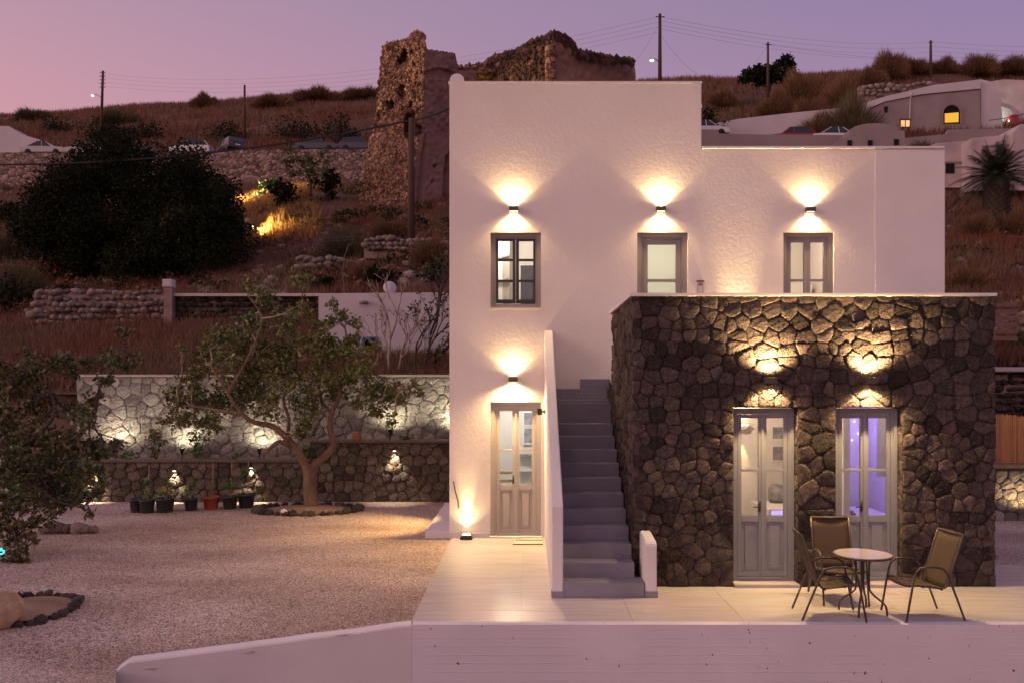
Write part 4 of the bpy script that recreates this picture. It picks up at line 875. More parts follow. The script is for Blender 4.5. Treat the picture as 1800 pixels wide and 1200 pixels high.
def bare_tree(nm, label, D, base_px, limbs, nleaf, lm, lsize, barkm, seed):
    rnd = random.Random(seed); b0 = P(*base_px, D); root = empty(nm, b0, label, "tree"); mb = MB(); tips = []
    def grow(p, d, ln, r, lev):
        q = p + d * ln; m_ = p.lerp(q, .5) + Vector((rnd.gauss(0, .06), rnd.gauss(0, .06), rnd.gauss(0, .03))) * ln
        mb.tube([p, m_, q], [r, r * .85, r * .7], 5)
        if lev == 0: tips.append(q); return
        for k in range(rnd.choice((2, 3, 3))):
            nd_ = (d + Vector((rnd.gauss(0, .42), rnd.gauss(0, .42), rnd.gauss(.12, .3)))).normalized(); grow(q if k else m_.lerp(q, .6), nd_, ln * rnd.uniform(.62, .85), r * .66, lev - 1)
    for (tx, ty, dy), r, lev in limbs:
        d = P(tx, ty, D + dy) - b0; L_ = d.length; grow(Vector((rnd.uniform(-.12, .12), rnd.uniform(-.1, .1), 0)), d.normalized(), L_ * .42, r, lev)
    t = mb.build("branch", barkm, root, True)
    pts = [blob_pts(q, .16, max(1, int(nleaf)), .8, .7) for q in tips if rnd.random() < min(1, nleaf)]
    if pts: crown(root, np.concatenate(pts), lsize, lm)
bare_tree("bare_tree", "pale leafless tree in front of the white outbuilding", 24.0, (690, 665), [((690, 500, 0), .05, 4), ((655, 560, .3), .035, 4), ((725, 560, -.3), .04, 4)], .5, LEAF_O, .08, BARK_P, 3)
bare_tree("scrubby_tree", "thin leafy tree growing against the house corner behind the garden wall", 24.2, (735, 668), [((790, 470, .2), .05, 4), ((770, 560, -.2), .05, 4), ((730, 520, .3), .04, 4), ((800, 600, .1), .045, 3)], 5, LEAF_O, .11, BARK_D, 9)

# big dark tree on the slope
def dark_tree():
    D = 40; base = (X(245, D), D, ground_px(245, D) - .2); root = empty("evergreen_tree", base, "huge dark evergreen tree with a broad crown on the slope", "tree"); o = Vector(base)
    MB().tube([(0, 0, 0), (.1, 0, 1.2), (-.2, .1, 2.6), (-.1, 0, 4)], [.45, .38, .3, .15], 9).build("trunk", BARK_D, root, True)
    lim = MB(); LP = []
    for k in range(150):
        a = random.uniform(0, 2 * math.pi); t = random.random(); px = 238 + 182 * math.cos(a) * math.sqrt(t); py = 385 + 105 * math.sin(a) * math.sqrt(t) * (1.25 if math.sin(a) < 0 else .85)
        if px < 150 and py < 300: continue
        c = P(px, py, D + random.uniform(-3.2, 3.2)) - o; r = random.uniform(.7, 1.25); LP.append(blob_pts(c, r, int(640 * r), .8, .4))
        if k % 5 == 0: lim.tube(wobble((0, 0, 2.2), c, 4, .2), [.16, .12, .09, .06, .03], 5)
    for px, py, r in ((160, 262, .9), (200, 250, 1.0), (180, 240, .7), (225, 245, .7), (300, 300, 1.0), (345, 305, .9), (395, 345, .9), (425, 410, .8), (420, 450, .8), (60, 430, 1.0), (45, 400, .8), (330, 292, .6), (262, 270, .9)): LP.append(blob_pts(P(px, py, D) - o, r, int(480 * r), .8, .5))
    lim.build("limb", BARK_D, root, True); crown(root, np.concatenate(LP), .145, LEAF_D, aspect=.6)
dark_tree()

def leafy(nm, label, px, py_base, D, w, hgt, n, size, m, cat="shrub", group=None, zoff=None):
    """bush on the ground: w,h metres"""
    z = (ground(X(px, D), D) - .1) if zoff is None else zoff; base = Vector((X(px, D), D, z)); root = empty(nm, base, label, cat, group); LP = []
    st_ = MB(); k = max(6, int(w * 5))
    for i in range(k):
        a = random.uniform(0, 6.28); t = random.uniform(0, 1); c = Vector((math.cos(a) * w * .38 * t, math.sin(a) * w * .3 * t, hgt * random.uniform(.2, .8) * (1 - .35 * t))); LP.append(blob_pts(c, w * .2, max(4, n // k), .85, .5)); st_.tube(wobble((0, 0, 0), c, 3, .04 * w), [.025 * w, .018 * w, .012 * w, .006 * w], 4)
    st_.build("stem", BARK_D, root); crown(root, np.concatenate(LP), size, m); return root
def twiggy(nm, label, px, D, w, hgt, n, m, group=None, yo=0):
    """dense dome of fine dry twigs"""
    base = Vector((X(px, D), D, ground(X(px, D), D) - .15)); root = empty(nm, base, label, "shrub", group)
    d = RNG.normal(size=(n, 3)); d[:, 2] = np.abs(d[:, 2]) * .9 + .05; d /= np.linalg.norm(d, axis=1)[:, None]
    ln = RNG.uniform(.55, 1.03, n)[:, None] * (1 + .10 * np.sin(d[:, :1] * 7 + px)) ; tip = d * ln * np.array([w / 2, w / 2.4, hgt]); s = tip * (RNG.uniform(0, 1, n) ** .6 * .88)[:, None]
    sd_ = np.cross(d, RNG.normal(size=(n, 3))); sd_ /= np.linalg.norm(sd_, axis=1)[:, None] + 1e-9; sd_ *= .013 * max(1, D / 40)
    V = np.stack([s - sd_, s + sd_, tip + RNG.normal(0, .022, (n, 3)) * w], 1).reshape(-1, 3); o = mesh_obj("twigs", np_mesh("twigs", V, np.arange(3 * n).reshape(-1, 3)), m, root); o["kind"] = "stuff"
    return root

def grass_tufts(n, pxr, Dr, m, hgt, name, label, seed=1, dens=None, width=.02):
    rg = np.random.default_rng(seed); px = rg.uniform(*pxr, n); D = 1 / rg.uniform(1 / Dr[1], 1 / Dr[0], n); x = (px - CX) * D / F
    ok = ~((D > 79.2) & (D < 89) & (px < 790)) & ~((D < 23) & (x > -1.4) & (x < 7.9)) & ~((D < 22.8) & (px > 1600))
    if dens is not None: ok &= dens(px, D, rg)
    x, D = x[ok], D[ok]; z = terrain_arr(x, D); n = len(x); nb = 5
    base = np.stack([x, D, z - .12], -1)[:, None, :] + rg.normal(0, 1, (n, nb, 3)) * np.array([.16, .16, .02]); sc = np.maximum(1, D / 38)[:, None, None] ** .55
    hh = hgt * rg.uniform(.5, 1.2, (n, nb, 1)) * sc ** .3; lean = rg.normal(0, .32, (n, nb, 2))
    tip = base + np.concatenate([lean * hh, hh], -1); wv = rg.normal(0, 1, (n, nb, 3)) * np.array([1, .4, 0]); wv /= np.linalg.norm(wv, axis=-1, keepdims=True) + 1e-9; wv = wv * width * sc
    V = np.stack([base - wv, base + wv, tip], 2).reshape(-1, 3); o = mesh_obj(name, np_mesh(name, V, np.arange(len(V)).reshape(-1, 3)), m); tag(o, label, "grass", kind="stuff"); return o
patch = lambda px, D, rg: np.array([noise.noise((a * .006, b * .09, 1.7)) > -.22 + rg.uniform(-.25, .25) for a, b in zip(px, D)])
grass_tufts(15000, (-120, 830), (21.9, 33), GRASS, .50, "red_grass_field", "red dry grass field behind the garden wall", 2)
grass_tufts(44000, (-120, 830), (33, 90), GRASS, .45, "hill_grass", "dry reddish grass covering the slope behind the house", 3, patch, .022)
grass_tufts(14000, (1235, 1900), (23.2, 125), GRASS, .45, "slope_grass", "dry reddish grass on the slope beside the palm", 4, patch, .022)
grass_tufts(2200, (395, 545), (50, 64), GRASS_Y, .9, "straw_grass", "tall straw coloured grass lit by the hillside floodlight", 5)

grass_tufts(20000, (-120, 1250), (89, 152), GRASS, .8, "ridge_grass", "reddish brown grass on the ridge above the road", 6, None, .03)
grass_tufts(9000, (1650, 1850), (23.2, 56), GRASS, .55, "palm_slope_grass", "thick dry grass below the palm", 8, None, .02)
grass_tufts(12000, (1235, 1900), (60, 125), GRASS, .7, "upper_slope_grass", "reddish grass on the ridge above the cave house", 7, None, .03)
def scrub(n, m, pxr, Dr, seed, name, label, sz, s):
    rg = np.random.default_rng(seed); LP = []
    for k in range(n):
        px = rg.uniform(*pxr); D = 1 / rg.uniform(1 / Dr[1], 1 / Dr[0])
        if 78 < D < 90 and px < 800: continue
        x = X(px, D); r = rg.uniform(.35, 1.0) * sz * (D / 60) ** .4; LP.append(blob_pts((x, D, ground(x, D) + r * .35), r, int(70 + 50 * r), .6, .45))
    V, Fc = leaf_arrays(np.concatenate(LP), s, aspect=.35); o = mesh_obj(name, np_mesh(name, V, Fc), m); tag(o, label, "scrub", kind="stuff")
scrub(330, SHRUB, (-100, 800), (34, 150), 11, "brown_scrub", "low brown scrub scattered over the slope and ridge", .9, .2)
scrub(300, LEAF_D, (-100, 800), (34, 150), 12, "dark_scrub", "low dark green scrub scattered over the slope and ridge", .8, .2)
scrub(170, SHRUB_G, (-100, 800), (34, 150), 16, 'grey_scrub', 'low grey green scrub scattered over the slope', .9, .18)
scrub(150, SHRUB, (1235, 1880), (26, 122), 13, "slope_scrub", "low brown scrub on the slope around the palm and cave house", .8, .2)
scrub(50, LEAF_D, (1235, 1880), (26, 122), 14, "green_scrub", "low dark scrub on the slope around the palm and cave house", .7, .2)

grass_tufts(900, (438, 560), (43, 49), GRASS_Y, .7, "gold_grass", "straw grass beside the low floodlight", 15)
# ------------------------------------------------------------------ rocks
def rock_mesh(seed, sub=2, amp=.35):
    me = bpy.data.meshes.new("stone"); bm = bmesh.new(); bmesh.ops.create_icosphere(bm, subdivisions=sub, radius=1); rn = random.Random(seed); sx, sy, sz = rn.uniform(.8, 1.2), rn.uniform(.75, 1.1), rn.uniform(.6, .85)
    for v in bm.verts:
        f = 1 + amp * noise.noise(v.co * 1.1 + Vector((seed * 3.1, 0, 0))) + amp * .4 * noise.noise(v.co * 2.7 + Vector((0, seed, 0))); v.co = Vector((v.co.x * sx, v.co.y * sy, v.co.z * sz)) * f
    bm.to_mesh(me); bm.free(); me.polygons.foreach_set("use_smooth", [True] * len(me.polygons)); return me
ROCKS = [rock_mesh(i, 1, .45) for i in range(8)]; ROCKS2 = [rock_mesh(20 + i, 2, .4) for i in range(4)]
def stone_at(parent, loc, r, m, meshes=ROCKS, nm="stone", sq=1):
    me = random.choice(meshes); key = me.name + m.name
    if key not in bpy.data.meshes: c = me.copy(); c.name = key; c.materials.clear(); c.materials.append(m)
    o = bpy.data.objects.new(nm, bpy.data.meshes[key]); link(o, parent); o.location = loc; o.scale = (r, r, r * sq); o.rotation_euler = (random.uniform(-.3, .3), random.uniform(-.3, .3), random.uniform(0, 6.28)); return o
def ring(nm, label, c, rx, ry, n, r, m, a0=0, a1=2 * math.pi):
    e = empty(nm, (c[0], c[1], c[2]), label, "stone ring")
    for k in range(n):
        a = a0 + (a1 - a0) * k / n + random.uniform(-.05, .05); rr = r * random.uniform(.7, 1.3); x, y = rx * math.cos(a), ry * math.sin(a)
        stone_at(e, (x, y, gravel_z(c[0] + x, c[1] + y) - c[2] + rr * .35), rr, m)
    V = [(rx * .98 * t * math.cos(2 * math.pi * k / 24), ry * .98 * t * math.sin(2 * math.pi * k / 24), .10 * (1 - t * t) + .02 + gravel_z(c[0], c[1]) - c[2]) for t in (.34, .67, 1) for k in range(24)]
    mb = MB(); mb.v = V; mb.f = [tuple(range(24))] + [(i * 24 + k, i * 24 + (k + 1) % 24, (i + 1) * 24 + (k + 1) % 24, (i + 1) * 24 + k) for i in (0, 1) for k in range(24)]; mb.build("soil", DIRT, e, True); return e
ring("tree_ring", "ring of dark stones around the foot of the garden tree", (X(543, 18.7), 18.6, 0), 1.12, .75, 34, .115, DARKROCK)
stone_at(None, P(500, 902, 17.9) + Vector((0, 0, .03)), .11, CANVAS, nm="white_stone", sq=1.2); tag(bpy.context.scene.collection.objects[-1], "single white stone leaning on the ring of the garden tree", "stone")
ring("tree_ring", "ring of dark stones beside the sandy boulder", (X(42, 10.35), 10.35, 0), .56, .66, 30, .075, DARKROCK)
bo = stone_at(None, P(0, 1068, 9.75), .25, BOULDER, ROCKS2, "boulder", 1.15); tag(bo, "big sandy boulder at the edge of the stone ring", "boulder"); bo.location.z = .12
for k, (px, py, r) in enumerate(((92, 926, .16), (108, 922, .14), (122, 925, .12), (138, 918, .15), (150, 916, .12), (165, 912, .1), (80, 934, .12), (100, 908, .16))):
    o = stone_at(None, P(px, py, 15.8), r, ROCK, ROCKS2, "border_stone"); o.location.z = r * .4; tag(o, "rounded border stone under the near tree's branches", "stone", "border stones under the near tree")

# pots
def pot(px, py, r, hgt, m, label, plant, stake=False, D=None):
    D = D or EYE * F / (py - CY); e = empty("potted_plant", (X(px, D), D, -.03), label, "potted plant", "pots along the lower garden wall")
    MB().lathe([(r * .74, 0), (r * .8, .01), (r * .96, hgt * .86), (r * 1.05, hgt * .86), (r * 1.05, hgt), (r * .95, hgt), (r * .92, hgt * .88)], 18).build("pot", m, e, True)
    MB().lathe([(.01, hgt * .885), (r * .91, hgt * .885)], 14).build("soil", DIRT, e)
    if plant:
        ph, pw, n, lm = plant; s = MB()
        for k in range(4): s.tube(wobble((random.uniform(-.03, .03), 0, hgt * .85), (random.uniform(-pw, pw) * .5, random.uniform(-pw, pw) * .4, hgt + ph * random.uniform(.6, .95)), 3, .02), [.008, .007, .005, .003], 5)
        s.build("stem", BARK_P, e); LPn = np.concatenate([blob_pts((random.uniform(-pw, pw) * .4, random.uniform(-pw, pw) * .3, hgt + ph * random.uniform(.25, .9)), pw * .45, n // 6) for _ in range(6)]); crown(e, LPn, .085, lm, "foliage")
    if stake: MB().tube([(.02, .03, hgt * .8), (.03, .05, hgt + .75)], .010, 6).build("stake", WOOD, e)
    return e
pot(240, 897, .15, .30, POTB, "empty black pot at the end of the row under the wall", None)
pot(258, 898, .17, .30, POTB, "black pot with a staked bushy plant, next to the empty pot", (.45, .22, 90, LEAF_G), True)
pt = pot(290, 897, .20, .32, POTB, "wide black pot with orange flowers", (.35, .22, 90, LEAF_G)); o = crown(pt, blob_pts((.05, -.05, .52), .1, 22), .05, mat("orange_petal", (.7, .25, .03), .6, .1), "flower")
pot(336, 894, .15, .28, POTB, "small black pot with a spindly green plant", (.42, .2, 60, LEAF_G))
pot(371, 891, .18, .28, TERRA, "red terracotta pot with a tall stake", (.3, .12, 20, LEAF_O), True)
pot(404, 891, .17, .30, POTB, "black pot with staked green plant next to the red pot", (.45, .22, 80, LEAF_G), True)
pot(433, 889, .19, .32, POTB, "black pot with a tall leafy climber at the row's end", (.62, .2, 130, LEAF_G), True)
pot(738, 876, .12, .17, TERRA, "small red pot with wispy brown plant near the house", (.6, .3, 60, LEAF_O))
# climbers and weeds in the beds
for px, D, w, hh, n, m, zz, lb in ((345, 20.8, .9, 1.0, 220, LEAF_G, zA - .05, "light green climber in the lower soil bed"), (275, 20.7, .8, 1.0, 200, LEAF, zA - .05, "dark leafy shrub in front of the floodlit wall"), (540, 20.6, .6, .35, 160, LEAF_G, zA - .05, "low green clump under the tree fork"), (415, 20.5, .35, .2, 60, LEAF_G, zA - .05, "small green weed between the stake lamps"), (712, 20.7, .4, .18, 70, LEAF_G, zB - .05, "small green weed beside the house stake lamp"), (225, 20.5, .5, .3, 80, LEAF_G, zA - .05, "green clump in the bed under the near tree")):
    leafy("bed_plant", lb, px, 0, D, w, hh, n, .09, m, "plant", zoff=zz)

# ------------------------------------------------------------------ drystone walls on the slope
def rubble(nm, label, x0p, x1p, ytop, ybot, D, r, m, rows, wob=6):
    e = empty(nm, (0, 0, 0), label, "wall"); wpx = r * 1.45 * F / D
    for j in range(rows):
        px = x0p + random.uniform(0, wpx)
        while px < x1p:
            py = ybot + (ytop - ybot) * (j + .4) / rows + wob * noise.noise((px * .02, j, 0)); rr = r * random.uniform(.7, 1.2)
            stone_at(e, P(px, py, D + random.uniform(-.06, .10) + .04 * j), rr, m, sq=.9); px += wpx * random.uniform(.75, 1.2)
    MB().prism([P(x0p, ytop + 6, D + .2), P(x1p, ytop + 6, D + .2), P(x1p, ybot + 15, D + .2), P(x0p, ybot + 15, D + .2)], (0, .5, 0)).build("core", ROCK_J, e); return e
rubble("drystone_wall", "tumbled drystone wall under the evergreen tree", 60, 292, 508, 572, 32.6, .20, ROCK, 6)
rubble("drystone_wall", "coursed dark stone wall between pillar and white outbuilding", 302, 560, 522, 566, 32.4, .17, LSTONE, 5, 2)
o = MB().box(X(298, 32.2), X(565, 32.2), 32.15, 32.75, Z(521, 32.2), Z(516, 32.2)).build("wall_coping", PALECAP); o.parent = None; tag(o, "flat plaster coping along the coursed dark stone wall", "coping")
pb = empty("meter_pillar", P(295, 565, 32.0), "stone pillar carrying a pale meter box", "pillar"); MB().box(-.16, .16, 0, .3, -.2, 1.32).build("pillar", ROCK_J, pb); MB().box(-.19, .17, -.05, .3, 1.325, 1.62).box(-.12, .12, -.06, -.051, 1.38, 1.56).build("meter_box", WALLW, pb, bevel=.01)
rubble("rubble_heap", "loose stone heap above the white outbuilding", 520, 640, 452, 492, 37, .24, ROCK, 4, 14)
# right side: dark rubble wall, reed screen, low wall
rubble("drystone_wall", "dark drystone wall above the reed screen", 1735, 1990, 652, 735, 21.6, .13, LSTONE, 7, 2)
o = MB().box(X(1738, 21.6), 17.5, 21.5, 22.2, Z(653, 21.6), Z(645, 21.6)).build("wall_coping", WALLW, None, bevel=.02); tag(o, "whitewashed coping on the drystone wall by the annex", "coping")
rs = empty("reed_screen", (0, 0, 0), "orange reed screen fence behind the annex corner", "fence")
for k in range(84):
    x = X(1735, 17.5) + .045 * k; zt = Z(731, 17.5) + random.uniform(-.02, .02) + .03 * math.sin(k * .2); MB().tube([(x, 17.5 + random.uniform(-.008, .008), Z(818, 17.5)), (x + random.uniform(-.008, .008), 17.5, zt)], .026, 5).build("reed", REED, rs)
cw = empty("corner_wall", (0, 0, 0), "low pale stone wall under the reed screen", "wall"); MB().box(X(1735, 17.25), 14.5, 17.27, 17.6, -.2, Z(822, 17.25)).build("mortar", LMORTAR, cw)
stone_wall(cw, (X(1735, 17.25), 17.27, -.05), (1, 0, 0), (0, -1, 0), 4.4, Z(822, 17.25), .22, (.18, .36), .012, .035, GSTONE, GSTONE, (), 120, n=11)
MB().box(X(1735, 17.2), 14.5, 17.2, 17.62, Z(822, 17.25), Z(815, 17.25)).build("cap", CAPM, cw)
ul = empty("stake_lamp", (X(1812, 16.9), 16.9, -.03), "stake lamp lighting the low wall under the reed screen", "garden lamp"); MB().lathe([(.02, 0), (.02, .2), (.06, .26), (.06, .27)], 12).build("head", BLACK, ul); MB().lathe([(.05, .2705), (.05, .275)], 12).build("lens", EMIT_C, ul); light("beam", 'SPOT', (0, 0, .3), 26, WARM, ul, (0, .5, 1), 150, .5, .03)
# reed bundle and rubble on the slope to the right
rb = empty("reed_bundle", (X(1722, 27), 27, ground_px(1722, 27) + .75), "bundle of dry reeds lying on the slope", "reeds"); mb = MB()
for k in range(160):
    a = random.uniform(0, 6.28); t = math.sqrt(random.random()); y, z = .3 * t * math.cos(a), .32 * t * math.sin(a); mb.tube([(-.75 + random.uniform(-.2, .2), y, z), (0, y, z + .06), (.75 + random.uniform(-.2, .2), y, z - .05)], .014, 3, False)
o = mb.build("reeds", THATCH, rb); o["kind"] = "stuff"
rubble("rubble_heap", "heap of pale rubble beside the annex roof", 1668, 1830, 545, 640, 25.5, .17, ROCK, 7, 16)
sl = empty("pallet", P(1765, 560, 23.6), "leaning grey slatted pallet on the rubble", "pallet", rz=R(8))
for k in range(6): MB().box(-.45, .45, .02, .05, -.62 + k * .19, -.50 + k * .19).build("slat", THATCH, sl)
for x in (-.4, .35): MB().box(x, x + .07, .051, .1, -.65, .5).build("batten", THATCH, sl)
leafy("bush", "small green bush beside the leaning pallet", 1795, 0, 24, .8, 1.1, 260, .12, LEAF_O); leafy("bush", "low dark plant over the whitewashed coping", 1790, 0, 22.4, .9, .35, 160, .1, LEAF_D)

# ------------------------------------------------------------------ white outbuilding on the left
wb = empty("outbuilding", P(672, 650, 27.5), "white plastered outbuilding with blue window behind the garden wall", "building"); D = 27.5; o0 = Vector(wb.location)
def rel(px, py, d=D): return P(px, py, d) - o0
pts = [rel(560, 690), rel(560, 516), rel(800, 514), rel(800, 690)]
MB().prism(pts, (0, 4, 0)).build("wall", WALLW, wb)
a = rel(638, 592); c = rel(664, 632); f = .07
MB().box(a.x, a.x + f, -.06, -.002, c.z, a.z).box(c.x - f, c.x, -.06, -.002, c.z, a.z).box(a.x + f, c.x - f, -.06, -.002, a.z - f, a.z).build("window", BLUEP, wb); MB().box(a.x + f, c.x - f, -.02, -.003, c.z, a.z - f).build("pane", DARKIN, wb)
a = rel(668, 638); c = rel(705, 670); MB().box(a.x, c.x, -.05, -.002, c.z, a.z).build("shutter", BLUEP, wb)
for px in (745, 752): q = rel(px, 560); MB().tube([(q.x, -.04, q.z), (q.x, -.04, q.z - 2)], .02, 6).build("downpipe", WALLW, wb)
q = rel(640, 534); MB().lathe([(.16, 0), (.14, .07), (.05, .10)], 12, (q.x, -.1, q.z)).build("wall_lamp", WALLG, wb, True)
MB().prism([rel(300, 517, 33.5), rel(300, 512, 33.5), rel(560, 507, 29.5), rel(560, 515, 29.5)], (0, .4, 0))
an_ = empty("tv_antenna", P(607, 512, 28.3), "old television antenna on a bent mast above the white outbuilding", "antenna"); o1 = Vector(an_.location); ra = lambda px, py, dy=0: P(px, py, 28.3 + dy) - o1
MB().tube([(0, 0, -.2), ra(602, 480), ra(606, 450), ra(614, 428)], .02, 6).build("mast", LAMP_M, an_)
MB().tube([ra(561, 420), ra(622, 416)], .012, 5).tube([ra(570, 412), ra(617, 418)], .012, 5).tube([ra(562, 426), ra(618, 422)], .012, 5).build("boom", LAMP_M, an_)
for px in (563, 570, 578, 586, 594, 602, 610): MB().tube([ra(px, 421, -.45), ra(px, 419, .45)], .007, 4).build("element", LAMP_M, an_)
MB().tube([ra(616, 408), ra(622, 418), ra(618, 430)], .010, 4).build("reflector", LAMP_M, an_)
MB().tube([ra(602, 480), ra(596, 495), ra(610, 505), ra(625, 514)], .010, 5).build("cable", WIRE, an_)
ds = empty("satellite_dish", P(686, 505, 28.1), "pale satellite dish on the outbuilding roof", "dish"); MB().lathe([(.02, .05), (.12, .03), (.2, -.02), (.23, -.06)], 18).build("reflector", WALLW, ds, True).rotation_euler = (R(80), 0, R(20)); MB().tube([(0, .1, -.5), (0, .1, 0)], .02, 6).build("mast", LAMP_M, ds)

# ------------------------------------------------------------------ hillside floodlight
fl = empty("flood_lamp", P(376, 352, 58), "small bright floodlight on the slope beside the evergreen tree", "flood lamp"); MB().box(-.10, .10, -.08, .08, -.1, .1).build("housing", BLACK, fl); MB().box(-.07, .07, -.095, -.081, -.07, .07).build("lens", EMIT_C, fl); MB().tube([(0, 0, -1.4), (0, 0, -.1)], .03, 6).build("post", BLACK, fl)
light("beam", 'SPOT', (.14, -.02, .0), 13000, (1, .70, .30), fl, (1, .0, -.06), 110, .6, .05)
fl2 = empty("flood_lamp", P(441, 400, 44.5), "low floodlight half hidden behind the evergreen crown", "flood lamp"); MB().box(-.10, .10, -.08, .08, -.1, .1).build("housing", BLACK, fl2); MB().box(.101, .11, -.06, .06, -.07, .07).build("lens", EMIT_W, fl2); MB().tube([(0, 0, -1.5), (0, 0, -.1)], .03, 6).build("post", BLACK, fl2); light("beam", 'SPOT', (.14, 0, 0), 1700, (1, .70, .30), fl2, (1, .12, -.12), 120, .6, .05)
leafy("bush", "bright green bush caught by the floodlight", 478, 0, 57, 2.2, 2.3, 900, .22, LEAF_G); photo_tree("olive_tree", "young olive tree standing in front of the road wall", 48.5, [([(545, 345), (546, 325), (540, 300)], .12, .07), ([(541, 305), (525, 280), (512, 262)], .06, .02), ([(541, 305), (558, 285), (570, 275)], .06, .02)], [(515, 265, 14), (512, 285, 16), (535, 280, 20), (560, 285, 20), (545, 300, 20), (525, 305, 16), (570, 300, 14), (508, 250, 8)], LEAF_O, .22, 1.0, tuple(P(545, 348, 48.5)), BARK_D)
leafy("bush", "dark bush to the right of the olive tree", 575, 0, 49.5, 2.2, 2.6, 700, .25, LEAF_D); leafy("bush", "dark bush behind the bright green one", 500, 0, 49.5, 2.4, 2.4, 700, .25, LEAF_D)
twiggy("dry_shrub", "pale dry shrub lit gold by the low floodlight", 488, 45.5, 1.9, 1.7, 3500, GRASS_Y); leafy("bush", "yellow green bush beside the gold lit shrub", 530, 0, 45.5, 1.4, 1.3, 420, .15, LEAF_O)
twiggy("dry_shrub", "large grey green domed shrub above the antenna", 607, 39.5, 3.4, 1.9, 9000, SHRUB_G)
for px, D, w, hh, m, lb in ((640, 34.5, 1.6, 1.2, SHRUB, "brown shrub behind the white outbuilding roof"), (700, 31.5, 2.0, 1.5, SHRUB, "brown shrub over the outbuilding near the bare tree"), (690, 42, 3, 1.2, SHRUB, "low brown shrub at the foot of the ruined tower pole"), (760, 36, 2.4, 1.6, SHRUB, "brown shrub against the house corner on the slope"), (20, 45, 4, 2.6, SHRUB_G, "grey green shrub left of the evergreen"), (35, 36, 3, 2.2, SHRUB_G, "grey shrub at the end of the tumbled wall")): twiggy("dry_shrub", lb, px, D, w, hh, 5000, m)
for px, D, w, hh, lb in ((660, 33.5, 1.8, 1.3, "dark green cactus clump by the satellite dish"), (775, 33, 1.6, 1.4, "dark leafy clump at the house corner"), (565, 33.8, 1.2, .8, "dark clump beside the loose stone heap"), (15, 34.5, 2.6, 1.6, "dark clump left of the tumbled wall")): leafy("bush", lb, px, 0, D, w, hh, 420, .2, LEAF_D)

# ------------------------------------------------------------------ road, wall and cars
def road():
    n = 40; u = np.linspace(-900, 800, n + 1); b = MB(); rd = MB(); Dw = 80.0
    top = [P(p, float(np.interp(p, [-900, 0, 250, 420, 600, 800], [312, 268, 271, 264, 262, 262])), Dw) for p in u]
    w_ = empty("road_wall", (0, 0, 0), "long rubble masonry wall holding up the hillside road", "wall")
    for i in range(n):
        p, q = top[i], top[i + 1]; z0, z1 = ground(p.x, 79) - 1, ground(q.x, 79) - 1
        b.poly([(p.x, Dw - .25, z0), (q.x, Dw - .25, z1), (q.x, Dw, q.z), (p.x, Dw, p.z)]); b.poly([(p.x, Dw, p.z), (q.x, Dw, q.z), (q.x, Dw + .5, q.z), (p.x, Dw + .5, p.z)]); b.poly([(p.x, Dw + .5, p.z), (q.x, Dw + .5, q.z), (q.x, Dw + .5, q.z - 1.2), (p.x, Dw + .5, p.z - 1.2)])
        rd.poly([(p.x, Dw + .45, p.z - .25), (q.x, Dw + .45, q.z - .25), (q.x, Dw + 8.5, q.z - .15), (p.x, Dw + 8.5, p.z - .15)])
    b.build("masonry", ROADW, w_); r = rd.build("road", ASPHALT); tag(r, "narrow asphalt road along the hillside", kind="structure")
    # rough stones proud of the masonry face
    mb = MB()
    for k in range(1500):
        px = random.uniform(-60, 655); t = random.random(); yt = float(np.interp(px, [-900, 0, 250, 420, 600, 800], [312, 268, 271, 264, 262, 262])); py = yt + 3 + t * 60; s = random.uniform(.14, .30); c = P(px, py, Dw - .25 * t); m_ = len(mb.v)
        for a in range(6): mb.v.append((c.x + s * random.uniform(.8, 1.3) * math.cos(a * 1.047), c.y + .02, c.z + s * .75 * random.uniform(.8, 1.2) * math.sin(a * 1.047)))
        mb.v.append((c.x, c.y - .09, c.z)); mb.f += [(m_ + a, m_ + (a + 1) % 6, m_ + 6) for a in range(6)]
    o = mb.build("rubble", mat("road_wall_stone", (.30, .215, .18), .95, .3, 2, island=.45, spec=.1), w_); o["kind"] = "stuff"
road()
